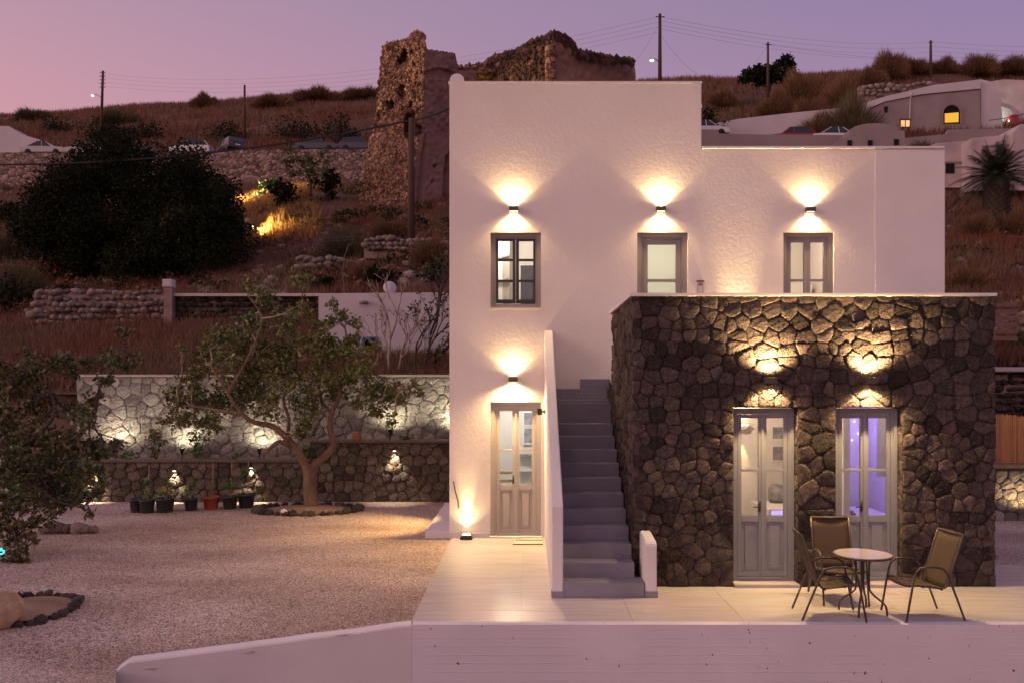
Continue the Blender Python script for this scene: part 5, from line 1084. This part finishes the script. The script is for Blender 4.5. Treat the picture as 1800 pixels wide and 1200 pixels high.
def car(loc, rz, paintm, label, kind="sedan"):
    e = empty("parked_car", loc, label, "car", "cars parked on the hillside", rz=rz)
    L2, Wd = (2.2, .86) if kind != "hatch" else (1.95, .85); hb = .82; ht = 1.45 if kind != "hatch" else 1.5
    low = [(-L2, .32), (-L2, .68), (-L2 + .12, .82), (-L2 * .45, .90), (L2 * .62, .92), (L2 - .06, .84), (L2, .62), (L2, .32)] if kind == "sedan" else [(-L2, .32), (-L2, .66), (-L2 + .15, .80), (-L2 * .48, .92), (L2 * .9, .95), (L2, .85), (L2, .32)]
    b = MB().prism([Vector((x, -Wd, z)) for x, z in low], (0, 2 * Wd, 0)); body = b.build("body", paintm, e, bevel=.05)
    cab = [(-L2 * .42, .905), (-L2 * .12, ht - .05), (L2 * .02, ht), (L2 * .28, ht - .02), (L2 * .66, .915)] if kind == "sedan" else [(-L2 * .45, .915), (-L2 * .1, ht - .04), (L2 * .1, ht), (L2 * .72, ht - .06), (L2 * .93, .94)]
    g = MB(); w0, w1 = Wd - .05, Wd - .2; k = len(cab); wz = lambda z: w0 + (w1 - w0) * (z - .9) / (ht - .9)
    for s in (-1, 1): g.poly([(x, s * wz(z), z) for x, z in cab])
    for i in range(k - 1):
        (xa, za), (xb, zb_) = cab[i], cab[i + 1]
        if not (za > 1.3 and zb_ > 1.3): g.poly([(xa, -wz(za), za), (xb, -wz(zb_), zb_), (xb, wz(zb_), zb_), (xa, wz(za), za)])
    g.build("window", CARGLASS, e)
    r = MB(); top = [c for c in cab if c[1] > 1.3]
    r.poly([(x, -wz(z) - .01, z + .012) for x, z in top] + [(x, wz(z) + .01, z + .012) for x, z in reversed(top)])
    for s in (-1, 1):
        for (xa, za), (xb, zb_) in ((cab[0], cab[1]), (cab[-2], cab[-1]), ((.05, .915), (.1, ht - .01))): r.tube([(xa, s * (wz(za) + .004), za), (xb, s * (wz(zb_) + .004), zb_)], .035, 4)
    r.build("roof", paintm, e)
    for x in (-L2 * .62, L2 * .62):
        for s in (-1, 1):
            wl = MB().lathe([(.31, -.1), (.33, -.06), (.33, .06), (.31, .1)], 16).build("wheel", TYRE, e, True); wl.rotation_euler = (R(90), 0, 0); wl.location = (x, s * (Wd - .09), .33)
            rim = MB().lathe([(.2, .10), (.2, .112), (.06, .118)], 12).build("rim", LAMP_M, wl)
    for s in (-1, 1):
        MB().box(-L2 - .012, -L2 + .02, s * .6 - .17, s * .6 + .17, .58, .70).build("headlight", CANVAS, e); MB().box(L2 - .02, L2 + .012, s * .66 - .12, s * .66 + .12, .62, .80).build("taillight", CARPAINT['red'], e)
    MB().box(L2 + .001, L2 + .014, -.24, .24, .55, .66).build("number_plate", CANVAS, e); return e
rz_ = lambda px: 0
def road_z(px): return P(px, float(np.interp(px, [-900, 0, 250, 420, 600, 800], [312, 268, 271, 264, 262, 262])), 80.0).z - .1
for px, rz, k, kd, lb in ((82, 180, 'silver', 'sedan', "silver saloon car parked on the road above the wall end"), (158, 180, 'silver', 'sedan', "silver car half hidden behind the top of the evergreen"), (238, 176, 'navy', 'hatch', "dark hatchback parked behind the top of the evergreen"), (338, 2, 'white', 'hatch', "pale blue-white hatchback parked on the hillside road"), (406, -52, 'dark', 'hatch', "black car parked tail out with pale number plate"), (558, 178, 'navy', 'sedan', "dark blue saloon car behind the olive tree"), (632, 180, 'navy', 'hatch', "dark blue car next to the ruined tower")):
    D = 82.4; car((X(px, D), D, road_z(px) + .3), R(rz), CARPAINT[k], lb, kd)
for px, py, D, rz, k, kd, lb in ((1240, 230, 73, 178, 'white', 'hatch', "white car above the slanting white wall"), (1388, 244, 66, 2, 'red', 'hatch', "red car behind the low rendered wall"), (1470, 243, 66, 180, 'white', 'sedan', "white car roof showing beside the vaulted gable")):
    c = P(px, py, D); car((c.x, D, c.z - .75), R(rz), CARPAINT[k], lb, kd)

# ------------------------------------------------------------------ ruins
def ruin_face(nm, parent, m, bl, br, tl, tr, nu, nv, top=None, holes=(), amp=.16, seed=0, cell=.42, hole_depth=1.0):
    """grid between four corners; top(u) in 0..1 cuts the height; holes are (u,v,ru,rv)"""
    bl, br, tl, tr = map(Vector, (bl, br, tl, tr)); nor = (br - bl).cross(tl - bl).normalized(); nor = -nor if nor.y > 0 else nor; V = []
    for j in range(nv + 1):
        for i in range(nu + 1):
            u, v0 = i / nu, j / nv; v = v0 * (top(u) if top else 1); p = bl.lerp(br, u).lerp(tl.lerp(tr, u), v)
            d = noise.voronoi(p * (1 / cell) + Vector((seed, 0, 0)))[0]; k = (min(.6, d[1] - d[0]) - .25) * amp * 1.6 + noise.noise(p * .5) * amp * .8
            hd = 0
            for hu, hv, ru, rv in holes:
                q = ((u - hu) / ru) ** 2 + ((v - hv) / rv) ** 2 + .25 * noise.noise(p * 2)
                if q < 1: hd = max(hd, hole_depth * min(1, (1 - q) * 4))
            V.append(tuple(p + nor * (k - hd)))
    n = nu + 1; Fq = [(j * n + i, j * n + i + 1, (j + 1) * n + i + 1, (j + 1) * n + i) for j in range(nv) for i in range(nu)]
    return mesh_obj(nm, np_mesh(nm, V, Fq), m, parent)
def crown_top(pts):
    us, vs_ = zip(*pts); return lambda u: float(np.interp(u, us, vs_)) + .012 * noise.noise((u * 30, 2, 0)) + .008 * noise.noise((u * 70, 5, 0))
def ruins():
    D = 50; e = empty("ruined_tower", (0, 0, 0), "tall ruined stone watchtower with gaping window holes", "ruin")
    # upper stage: lit face and receding flank
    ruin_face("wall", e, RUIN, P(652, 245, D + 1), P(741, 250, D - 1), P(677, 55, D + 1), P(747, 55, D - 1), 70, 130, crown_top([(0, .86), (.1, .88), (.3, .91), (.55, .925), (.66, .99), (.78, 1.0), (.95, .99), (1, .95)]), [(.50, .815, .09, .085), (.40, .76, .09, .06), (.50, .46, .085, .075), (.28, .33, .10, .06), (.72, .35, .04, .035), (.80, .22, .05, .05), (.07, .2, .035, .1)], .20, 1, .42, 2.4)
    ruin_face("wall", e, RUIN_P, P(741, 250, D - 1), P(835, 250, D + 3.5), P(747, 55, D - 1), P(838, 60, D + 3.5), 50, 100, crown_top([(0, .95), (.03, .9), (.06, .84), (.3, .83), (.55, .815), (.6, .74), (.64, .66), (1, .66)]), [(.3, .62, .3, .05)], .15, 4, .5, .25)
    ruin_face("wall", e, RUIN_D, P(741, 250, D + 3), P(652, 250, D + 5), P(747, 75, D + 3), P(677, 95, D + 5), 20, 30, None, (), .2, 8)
    # battered base
    ruin_face("talus", e, RUIN, P(621, 400, D + .1 - .9), P(718, 396, D - 3.0), P(652, 232, D + .75), P(737, 232, D - 1.4), 60, 90, crown_top([(0, .93), (.2, .97), (.5, .95), (.8, 1.0), (1, .97)]), [(.56, .76, .05, .05)], .12, 2, .36)
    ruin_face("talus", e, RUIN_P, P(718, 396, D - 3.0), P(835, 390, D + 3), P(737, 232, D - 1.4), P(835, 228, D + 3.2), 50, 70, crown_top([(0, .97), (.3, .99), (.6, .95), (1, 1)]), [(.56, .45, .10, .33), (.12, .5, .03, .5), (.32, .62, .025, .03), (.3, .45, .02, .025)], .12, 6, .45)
    # arched niche: pale reveal
    n = 12; a = [P(709, 236, D - 1.75), P(709, 215, D - 1.75)] + [P(718 - 9 * math.cos(math.pi * k / n), 215 - 18 * math.sin(math.pi * k / n), D - 1.75) for k in range(n + 1)] + [P(727, 236, D - 1.75)]
    b = MB()
    for p, q in zip(a[:-1], a[1:]): b.poly([p, q, q + Vector((0, 1.6, 0)), p + Vector((0, 1.6, 0))])
    b.poly([p + Vector((0, 1.6, 0)) for p in a]); 
    b.build("niche", RUIN_P, e)
    # loose stones along the broken crown
    mb = MB()
    def clod(c, s):
        m_ = len(mb.v); q = Vector((random.random(), random.random(), random.random()))
        for dx, dy, dz in ((1, 0, 0), (-1, 0, 0), (0, 1, 0), (0, -1, 0), (0, 0, 1), (0, 0, -1)): mb.v.append(tuple(c + Vector((dx, dy, dz)) * s * random.uniform(.7, 1.2)))
        mb.f += [tuple(m_ + i for i in f) for f in ((0, 2, 4), (2, 1, 4), (1, 3, 4), (3, 0, 4), (2, 0, 5), (1, 2, 5), (3, 1, 5), (0, 3, 5))]
    for k in range(900):
        u = random.random(); v = random.uniform(.3, .97)
        if any(((u - a) / (ra + .02)) ** 2 + ((v - b) / (rb + .02)) ** 2 < 1 for a, b, ra, rb in ((.50, .815, .09, .085), (.40, .76, .09, .06), (.50, .46, .085, .075), (.28, .33, .10, .06), (.72, .35, .04, .035))): continue
        c = P(660 + 18 * v + u * (84 - 15 * v), 245 - 175 * v, D + .9 - 2 * u); clod(c, random.uniform(.05, .15))
    for k in range(140):
        px = random.uniform(678, 746); clod(P(px, float(np.interp(px, [677, 690, 715, 722, 730, 742, 747], [80, 76, 71, 62, 57, 58, 66])) + random.uniform(0, 6), D + .5), random.uniform(.1, .22))
    for k in range(420): u = random.random(); v = random.random() ** 1.5; clod(P(632 + 16 * v + u * 88, 352 - 105 * v, D - .5 - 2.0 * u), random.uniform(.05, .13))
    o = mb.build("rubble", mat("ruin_stone", (.33, .205, .135), .95, .3, 1, island=.5, spec=.1), e); o["kind"] = "stuff"
    # the castle ridge behind the house roof
    e2 = empty("ruined_castle", (0, 0, 0), "ruined castle wall with jagged peak behind the white house roof", "ruin")
    A = 60; zb = 260
    tp = lambda lst, p0, p1, t, bt: crown_top([((p - p0) / (p1 - p0), (bt - y) / (bt - t)) for p, y in lst])
    ruin_face("wall", e2, RUIN, P(775, zb, A + 1), P(968, zb, A - 2.5), P(775, 55, A + 1), P(968, 55, A - 2.5), 110, 90, tp([(775, 118), (800, 119), (848, 117), (856, 108), (880, 97), (905, 92), (918, 84), (930, 76), (958, 68), (968, 60)], 775, 968, 55, zb), [(.12, .60, .35, .045)], .42, 11, .75, 1.2)
    ruin_face("wall", e2, RUIN_P, P(968, zb, A - 2.5), P(1120, zb, A + 4), P(968, 55, A - 2.5), P(1114, 55, A + 4), 100, 90, tp([(968, 58), (985, 60), (996, 68), (1008, 78), (1018, 92), (1035, 95), (1060, 101), (1075, 100), (1090, 104), (1100, 100), (1112, 107), (1114, 112), (1120, 130)], 968, 1120, 55, zb), (), .22, 13, .8)
    ruin_face("wall", e2, RUIN_D, P(1120, zb, A + 4), P(1000, zb, A + 9), P(1114, 55, A + 4), P(1000, 55, A + 9), 20, 20, lambda u: .74, (), .3, 15)
    MB().tube([P(968, 200, A - 2.4), P(968, 82, A - 2.4)], .4, 10).build("quoin", RUIN, e2)
    MB().prism([P(745, 92, 53), P(800, 94, 53.5), P(803, 118, 53.5), P(775, 122, 53.5), P(745, 135, 53)], (0, 2, 0)).build("vault", RUIN_D, e2); MB().prism([P(770, 119, 56), P(862, 118, 58), P(866, 127, 58), P(812, 124, 57), P(770, 134, 56)], (0, 3, 0)).build("arch", RUIN, e2)
    mb.v, mb.f = [], []
    xs_ = [775, 800, 848, 856, 880, 905, 918, 930, 958, 968, 985, 996, 1008, 1018, 1035, 1060, 1090, 1112]; ys_ = [118, 119, 117, 108, 97, 92, 84, 76, 68, 60, 60, 68, 78, 92, 95, 101, 103, 107]
    for k in range(420): px = random.uniform(776, 1112); clod(P(px, float(np.interp(px, xs_, ys_)) + random.uniform(-1, 14) * random.random(), A - 2.5 + (abs(px - 968) / 150) * 5), random.uniform(.12, .36))
    for k in range(500): px = random.uniform(855, 966); t = random.random(); yt = float(np.interp(px, xs_, ys_)); clod(P(px, yt + t * (140 - yt), A - 2.4 + (968 - px) / 193 * 3.3), random.uniform(.10, .34))
    o = mb.build("rubble", bpy.data.materials["ruin_dark_rubble"], e2); o["kind"] = "stuff"
ruins()

# ------------------------------------------------------------------ poles, street lamps and wires
def pole(px, ytop, ybot, D, r, label, arms=0, nm="utility_pole", lean=0):
    base = P(px, ybot, D); e = empty(nm, base, label, "pole"); hgt = Z(ytop, D) - base.z
    MB().tube([(0, 0, -.6), (lean * .5, 0, hgt * .5), (lean, 0, hgt)], [r, r * .88, r * .72], 9).build("shaft", POLE_M, e, True)
    for k in range(arms):
        z = hgt - .25 - k * .42; MB().tube([(lean - .32, -.1, z), (lean + .32, -.1, z)], .035, 5).build("crossarm", POLE_M, e)
        for s in (-.28, .28): MB().lathe([(.03, 0), (.05, .05), (.03, .12)], 8, (lean + s, -.1, z + .03)).build("insulator", CANVAS, e)
    return e, hgt
TOPS = {}
def street_lamp(e, z, dx, power=0):
    MB().tube([(0, 0, z - .25), (dx * .5, -.05, z + .05), (dx, -.1, z)], .03, 6).build("bracket", POLE_M, e); MB().lathe([(.05, .06), (.16, .02), (.17, -.03)], 12, (dx, -.1, z)).build("lamp_shade", LAMP_M, e, True); MB().lathe([(.13, -.10), (.145, -.04), (.1, -.031)], 12, (dx, -.1, z)).build("bulb", mat("street_bulb%.1f" % dx, (1, .95, .7), .5, 0, emit=(1, .92, .55), estr=7), e, True)
e, hh = pole(178, 125, 225, 96, .17, "leaning utility pole with many crossarms and a street lamp", 5, lean=.2); street_lamp(e, Z(168, 96) - e.location.z, -.95)
pole(430, 150, 232, 96, .16, "plain utility pole on the slope above the black car")
e, hh = pole(1160, 25, 170, 60, .15, "tall utility pole with a street lamp behind the house roof", 1); street_lamp(e, Z(106, 60) - e.location.z, -.6)
pole(1350, 75, 160, 78, .14, "utility pole in front of the wind bent tree on the ridge", 1)
pole(1636, 72, 135, 104, .19, "utility pole on the ridge above the cave house", 1)
pole(723, 208, 408, 38, .17, "thick dark wooden pole in front of the ruined tower", 0, "wooden_pole")
def wire(a, b_, sag, label, r=.012, grp="overhead wires"):
    a, b_ = Vector(a), Vector(b_); pts = [a.lerp(b_, t) - Vector((0, 0, sag * 4 * t * (1 - t))) for t in np.linspace(0, 1, 18)]; o = MB().tube(pts, r, 4).build("overhead_wire", WIRE); tag(o, label, "wire", grp)
WN = ('topmost', 'second highest', 'third highest', 'lowest')
for k in range(4):
    wire(P(178, 130 + 7 * k, 96), P(1158, 30 + 9 * k, 60), 2.2, WN[k] + " of four thin overhead wires between lamp pole and tall pole", .006)
    wire(P(1160, 30 + 7 * k, 60), P(1636, 74 + 9 * k, 104), .9, WN[k] + " of four thin overhead wires from tall pole to ridge pole", .008)
    wire(P(1636, 74 + 8 * k, 104), P(2100, 78 + 9 * k, 104), .6, WN[k] + " of four thin overhead wires running on past the ridge pole", .009)
wire(P(1160, 60, 60), P(1350, 79, 78), 3.5, "slack wire between tall pole and the pole by the bent tree", .007); wire(P(1350, 79, 78), P(1800, 104, 104), .8, "wire from the bent tree's pole along the ridge", .008); wire(P(1160, 40, 60), P(1110, 118, 62), .2, "stay wire from the tall pole down to the castle", .007)
wire(P(723, 212, 38), P(-60, 290, 36), .55, "thick black cable hanging across the slope to the dark pole", .045, None); wire(P(723, 212, 38), P(800, 185, 37), .1, "thick black cable from the dark pole over the house", .045, None); wire(P(795, 188, 37.5), P(800, 215, 36), .3, "slack black cable end beside the house corner", .03, None)
wire(P(1800, 198, 50), P(1960, 180, 50), .2, "wire beyond the pink house", .02, None); wire(P(1738, 212, 60), P(1830, 192, 60), .1, "black cable in front of the lit courtyard", .03, None)
for px in (205, 250, 300, 345, 395, 455, 520): 
    D = 100; o = MB().tube([(0, 0, -.3), (.02, 0, 1.5)], .045, 5).build("fence_post", POLE_M); o.location = (X(px, D), D, ground_px(px, D)); tag(o, "thin fence post on the slope above the road", "fence post", "fence posts above the road")

# ------------------------------------------------------------------ right hand hillside: houses, walls, shrubs, palm
def prism_thing(nm, label, cat, outline, D, depth, m, part="wall"):
    e = empty(nm, (0, 0, 0), label, cat); MB().prism([P(px, py, D) for px, py in outline], (0, depth, 0)).build(part, m, e); return e
ch = empty("cave_house", (0, 0, 0), "grey pink cave house with glowing arched window on the ridge", "house"); D = 80
MB().prism([P(p, q, D) for p, q in ((1525, 262), (1525, 195), (1555, 180), (1620, 168), (1723, 158), (1724, 262))], (0, 5, 0)).build("wall", WALLG, ch)
MB().prism([P(p, q, D - .15) for p, q in ((1500, 188), (1560, 169), (1640, 150), (1724, 140), (1724, 156), (1620, 166), (1555, 179), (1505, 200))], (0, 5.5, 0)).build("roof_edge", WALLW, ch)
MB().prism([P(p, q, D + .3) for p, q in ((1724.5, 262), (1724.5, 140), (1742, 144), (1760, 172), (1764, 262))], (0, 4, 0)).build("end_wall", WALLW, ch)
def arch_pts(x0, x1, yb, ys, yt, D, n=12): return [P(x0, yb, D), P(x0, ys, D)] + [P((x0 + x1) / 2 - (x1 - x0) / 2 * math.cos(math.pi * k / n), ys - (ys - yt) * math.sin(math.pi * k / n), D) for k in range(1, n)] + [P(x1, ys, D), P(x1, yb, D)]
wn = empty("window", parent=ch); MB().prism(arch_pts(1659, 1687, 217, 199, 186, D - .06), (0, .05, 0)).build("arch_pane", DARKIN, wn); MB().prism([P(p, q, D - .10) for p, q in ((1661, 216), (1661, 200), (1685, 198), (1685, 215))], (0, .035, 0)).build("lit_pane", EMIT_Y, wn)
b = MB(); ap = arch_pts(1657, 1689, 218, 199, 184, D - .13)
for p, q in zip(ap[:-1], ap[1:]): b.tube([p, q], .07, 4)
b.build("frame", WALLG, wn)
wn = empty("window", parent=ch); MB().prism([P(p, q, D - .06) for p, q in ((1582, 224), (1582, 209), (1600, 209), (1600, 224))], (0, .05, 0)).build("frame", BARK_D, wn)
for p0, p1 in ((1584, 1590.5), (1592.5, 1599)): MB().prism([P(p, q, D - .1) for p, q in ((p0, 223), (p0, 212), (p1, 212), (p1, 223))], (0, .035, 0)).build("lit_pane", EMIT_Y2, wn)
wn = empty("window", parent=ch); MB().prism([P(p, q, D - .06) for p, q in ((1555, 198), (1554, 188), (1561, 187), (1560, 198))], (0, .05, 0)).build("vent_hole", DARKIN, wn)
MB().tube([P(1603, 168, D - .1), P(1600, 174, D - .1), P(1599, 209, D - .1)], .05, 5).build("cable", WALLW, ch); MB().lathe([(.12, -.1), (.12, .1)], 8, P(1602, 166, D - .15)).build("junction_box", WALLW, ch)
prism_thing("rock_face", "pale plastered rock beside the cave house courtyard", "rock", ((1738, 262), (1740, 144), (1765, 140), (1840, 143), (1900, 150), (1900, 262)), D + 4.2, 5, WALLP)
prism_thing("courtyard_wall", "pale green lit courtyard wall beside the cave house", "wall", ((1745, 228), (1745, 190), (1756, 186), (1775, 192), (1790, 208), (1792, 228)), D + 3.9, .3, WALLW)
lm = empty("courtyard_lamp", P(1750, 207, D + 3.3), "bright white lamp in the cave house courtyard", "lamp"); MB().lathe([(.03, -.12), (.12, -.06), (.14, 0), (.10, .09), (.02, .12)], 12).build("bulb", EMIT_C, lm, True); MB().tube([(0, .05, 0), (0, .55, 0)], .04, 6).build("bracket", BLACK, lm); light("glow", 'POINT', (0, -.2, 0), 160, (.80, 1.0, .75), lm, radius=.12)
o = MB().lathe([(.5, -.9), (.56, -.3), (.5, .4), (.2, .55)], 14).build("covered_barrel", CARPAINT['red'], None, True); o.location = P(1781, 212, D + 2.6); tag(o, "red covered barrel in the cave house courtyard", "barrel")
prism_thing("boundary_wall", "long slanting whitewashed wall below the round shrubs", "wall", ((1225, 262), (1232, 222), (1300, 209), (1380, 200), (1450, 193), (1530, 184), (1530, 262)), 76, .5, WALLW)
prism_thing("boundary_wall", "low grey rendered wall behind the lower roof edge", "wall", ((1225, 280), (1225, 228), (1262, 228), (1264, 235), (1340, 237), (1500, 238), (1500, 280)), 62, .5, WALLG)
vg = prism_thing("vaulted_chapel", "small grey building with a curved gable and tiny windows", "building", [(1470, 285), (1470, 248), (1492, 240)] + [(1540 - 47 * math.cos(t), 232 - 15 * math.sin(t)) for t in np.linspace(.1, math.pi * .82, 12)] + [(1578, 229), (1590, 230), (1592, 285)], 60, 6, WALLG)
for p, q in ((1530, 252), (1576, 250), (1494, 252)): MB().prism([P(a, c, 59.93) for a, c in ((p - 4, q + 5), (p - 4, q - 5), (p + 4, q - 5), (p + 4, q + 5))], (0, .06, 0)).build("window", DARKIN, vg)
prism_thing("boundary_wall", "pinkish parapet wall under the cave house windows", "wall", ((1590, 265), (1590, 243), (1665, 236), (1668, 228), (1780, 226), (1782, 265)), 66, .5, WALLG)
hs = empty("pink_house", (0, 0, 0), "weathered pinkish white house with dark window holes behind the palm", "house"); D = 52
MB().prism([P(p, q, D) for p, q in ((1640, 330), (1640, 254), (1645, 252), (1710, 247), (1712, 330))], (0, 5, 0)).build("wall", WALLP, hs); MB().prism([P(p, q, D - 1.2) for p, q in ((1708, 335), (1708, 243), (1790, 236), (1790, 335))], (0, 5, 0)).build("wall", WALLP, hs); MB().prism([P(p, q, D - 1.6) for p, q in ((1780, 335), (1780, 236), (1793, 219), (1870, 214), (1870, 335))], (0, 6, 0)).build("wall", WALLP, hs)
for p0, p1, q0, q1, dd in ((1663, 1678, 288, 305, D - .05), (1753, 1768, 258, 273, D - 1.25)): MB().prism([P(a, c, dd) for a, c in ((p0, q1), (p0, q0), (p1, q0), (p1, q1))], (0, .06, 0)).build("window", DARKIN, hs); 
MB().prism([P(a, c, D - .08) for a, c in ((1655, 322), (1655, 284), (1696, 284), (1696, 287), (1658, 287), (1658, 322))], (0, .07, 0)).build("trim", WALLG, hs); MB().prism([P(a, c, D - 1.28) for a, c in ((1727, 332), (1727, 256), (1790, 252), (1790, 255), (1729, 259), (1729, 332))], (0, .07, 0)).build("trim", WALLG, hs)
o = MB().prism([P(p, q, 88) for p, q in ((-60, 300), (-60, 205 + 45), (-20, 222), (15, 222), (35, 236), (70, 246), (72, 262), (50, 300))], (0, 3, 0)).build("white_vault", WALLW); tag(o, "white vaulted roof end beside the road", "building")
# stone retaining strip above the cave house
rubble("drystone_wall", "drystone wall above the cave house roof", 1510, 1720, 146, 172, 84, .42, ROCK, 3, 8)
for i, (px, D, w, hh, m, lb) in enumerate((
    (1365, 86, 4.6, 3.6, SHRUB, "brown domed shrub below the wind bent tree"), (1405, 90, 6.4, 5.0, SHRUB, "broad brown domed shrub right of the ridge pole"), (1425, 82, 5.0, 3.6, SHRUB, "brown shrub in front of the broad domed one"), (1485, 88, 6.6, 4.8, SHRUB, "tall rounded shrub above the slanting wall"), (1440, 74, 4.6, 3.2, SHRUB, "brown shrub in front of the slanting white wall"), (1497, 73.5, 6.6, 5.2, SHRUB_G, "large round shrub covering the slanting wall's end"), (1400, 73.5, 2.4, 1.5, SHRUB_G, "low grey green shrub at the foot of the slanting wall"),
    (1442, 60.5, 4.2, 1.4, SHRUB_G, "olive shrub in front of the low grey wall"), (1625, 63, 4.6, 2.0, SHRUB_G, "olive shrub below the arched glowing window"), (1562, 104, 6.2, 4.2, SHRUB, "reddish shrub dome on the skyline"), (1600, 106, 6, 2.6, SHRUB, "reddish skyline shrub by the ridge pole"), (1660, 106, 5, 2.6, SHRUB, "low reddish skyline shrub right of the ridge pole"), (1720, 105, 6, 3.4, SHRUB, "reddish skyline shrub above the cave house end"), (1780, 106, 7, 2.8, SHRUB, "reddish skyline shrub above the pale rock"), (1530, 100, 5, 3, SHRUB, "reddish shrub where the skyline dips"),
    (360, 128, 5.0, 2.6, SHRUB, "round brown shrub on the skyline between the two poles"), (480, 120, 7, 2.4, SHRUB, "brown skyline shrub right of the plain pole"), (560, 125, 9, 2.4, SHRUB, "broad brown skyline shrub left of the ruined tower"), (640, 125, 8, 2.2, SHRUB, "brown skyline shrub touching the ruined tower"), (60, 124, 7, 2.2, SHRUB_G, "grey green skyline shrub above the white vault"), (210, 112, 7, 2.4, SHRUB_G, "grey green shrub above the leaning pole foot"), (1270, 92, 4, 2.4, SHRUB, "brown shrub close to the roof corner"))):
    twiggy("dry_shrub", lb, px, D, w, hh, 8500, m)
for px, D, w, hh, n, m, lb in ((1247, 76.5, 3.2, 4.0, 900, LEAF_D, "dark green bush close to the house roof edge"), (1345, 80, 3.0, 2.4, 500, LEAF_D, "dark green bush at the left of the brown domes"), (190, 100, 7, 3.4, 900, LEAF_D, "dark cactus patch above the evergreen"), (255, 99, 6, 2.6, 700, LEAF_D, "dark cactus clump above the road"), (400, 98, 7, 2.2, 700, LEAF_D, "cactus clump beside the plain pole"), (515, 97, 7, 3.2, 900, LEAF_D, "cactus clump above the dark blue saloon"), (600, 95, 7, 4.2, 900, LEAF_D, "dark shrub left of the ruined tower"), (100, 108, 6, 2.4, 700, LEAF_D, "dark bush above the silver saloon"), (5, 57, 3, 2.2, 500, LEAF_D, "dark bush in front of the white vault"), (1778, 55, 3, 1.4, 300, LEAF_D, "dark bush at the palm's foot")): leafy("bush", lb, px, 0, D, w, hh, n, .30, m)
# wind bent tree on the ridge
photo_tree("ridge_tree", "dark wind bent tree on the skyline behind a pole", 92, [([(1350, 160), (1352, 148), (1350, 138)], .3, .2), ([(1350, 142), (1330, 132), (1312, 130)], .15, .05), ([(1351, 142), (1368, 125), (1385, 114)], .15, .05)], [(1305, 138, 12), (1318, 132, 15), (1330, 128, 16), (1345, 128, 18), (1360, 122, 18), (1375, 114, 15), (1386, 110, 10), (1390, 124, 14), (1375, 135, 18), (1350, 140, 18), (1398, 138, 8), (1330, 142, 14), (1382, 104, 6)], LEAF_D, .42, 1.15, tuple(P(1350, 158, 92)), BARK_D, 1.5)
# palm
def palm():
    D = 44; base = P(1752, 392, D); e = empty("palm_tree", base, "stout date palm with arching fronds in front of the pink house", "palm"); zt = Z(312, D) - base.z
    prof = [(.55, -.4), (.60, .3), (.60, zt * .5), (.62, zt * .85), (.5, zt)]
    MB().lathe(prof, 16).build("trunk", BARK_D, e, True); sc = MB()
    for k in range(170):
        a = k * 2.39996; z = zt * (k / 170); r = float(np.interp(z, [p[1] for p in prof], [p[0] for p in prof])); c = Vector((r * math.cos(a), r * math.sin(a), z)); u = Vector((-math.sin(a), math.cos(a), 0)); o_ = Vector((math.cos(a), math.sin(a), 0)); sc.poly([c - u * .1, c + u * .1, c + o_ * .16 + Vector((0, 0, .2))])
    q = sc.build("leaf_scar", BARK_D, e); q["kind"] = "stuff"
    for k in range(74):
        a = k * 2.39996; el = math.radians(80 - 88 * (k / 74) ** .8); Lf = random.uniform(2.0, 2.8); d = Vector((math.cos(a) * math.cos(el), math.sin(a) * math.cos(el), math.sin(el))); mb = MB(); pts = []
        for i in range(11): t = i / 10; pts.append(Vector((0, 0, zt)) + d * Lf * t + Vector((0, 0, -1.15 * t * t * math.cos(el) - .1 * t * t)))
        mb.tube(pts, [.035 * (1 - .85 * i / 10) for i in range(11)], 3, False)
        for i in range(1, 30):
            t = i / 30; p = pts[int(t * 10)].lerp(pts[min(10, int(t * 10) + 1)], t * 10 % 1); tg = (pts[min(10, int(t * 10) + 1)] - pts[int(t * 10)]).normalized(); sd_ = tg.cross(Vector((0, 0, 1))); sd_ = sd_.normalized() if sd_.length > .05 else Vector((1, 0, 0)); ll = .55 * math.sin(math.pi * min(1, t * .85 + .12)) + .05
            for s in (-1, 1): mb.poly([p - tg * .022, p + tg * .022, p + sd_ * s * ll * .8 + tg * ll * .55 - Vector((0, 0, .12 * ll))])
        mb.build("frond", PALM_M, e)
palm()
for px, D, w, hh, lb in ((1722, 43, 2.4, 1.6, 'brown shrub left of the palm trunk'), (1785, 43, 2.6, 1.8, 'brown shrub right of the palm trunk'), (1700, 33, 2.6, 1.2, 'low brown shrub above the reed bundle')): twiggy('dry_shrub', lb, px, D, w, hh, 5000, SHRUB)
rubble('terrace_edge', 'short tumbled terrace edge below the dark wooden pole', 640, 792, 418, 440, 37, .2, ROCK, 3, 8)
# loose rocks strewn over the slope
mbv = MB()
for k in range(1300):
    if k % 3: px, D = random.uniform(-50, 800), 1 / random.uniform(1 / 100, 1 / 33)
    else: px, D = random.uniform(1240, 1850), 1 / random.uniform(1 / 100, 1 / 25)
    if 79 < D < 89 and px < 800: continue
    x = X(px, D); z = ground(x, D); s = random.uniform(.10, .34); me = ROCKS[k % 8]; b0 = len(mbv.v); mbv.v += [(x + v.co.x * s, D + v.co.y * s, z + v.co.z * s + .05) for v in me.vertices]; mbv.f += [tuple(b0 + i for i in p.vertices) for p in me.polygons]
o = mbv.build("scattered_rocks", ROCK_J, None, True); tag(o, "pale loose rocks scattered over the dry slope", "rocks", kind="stuff")
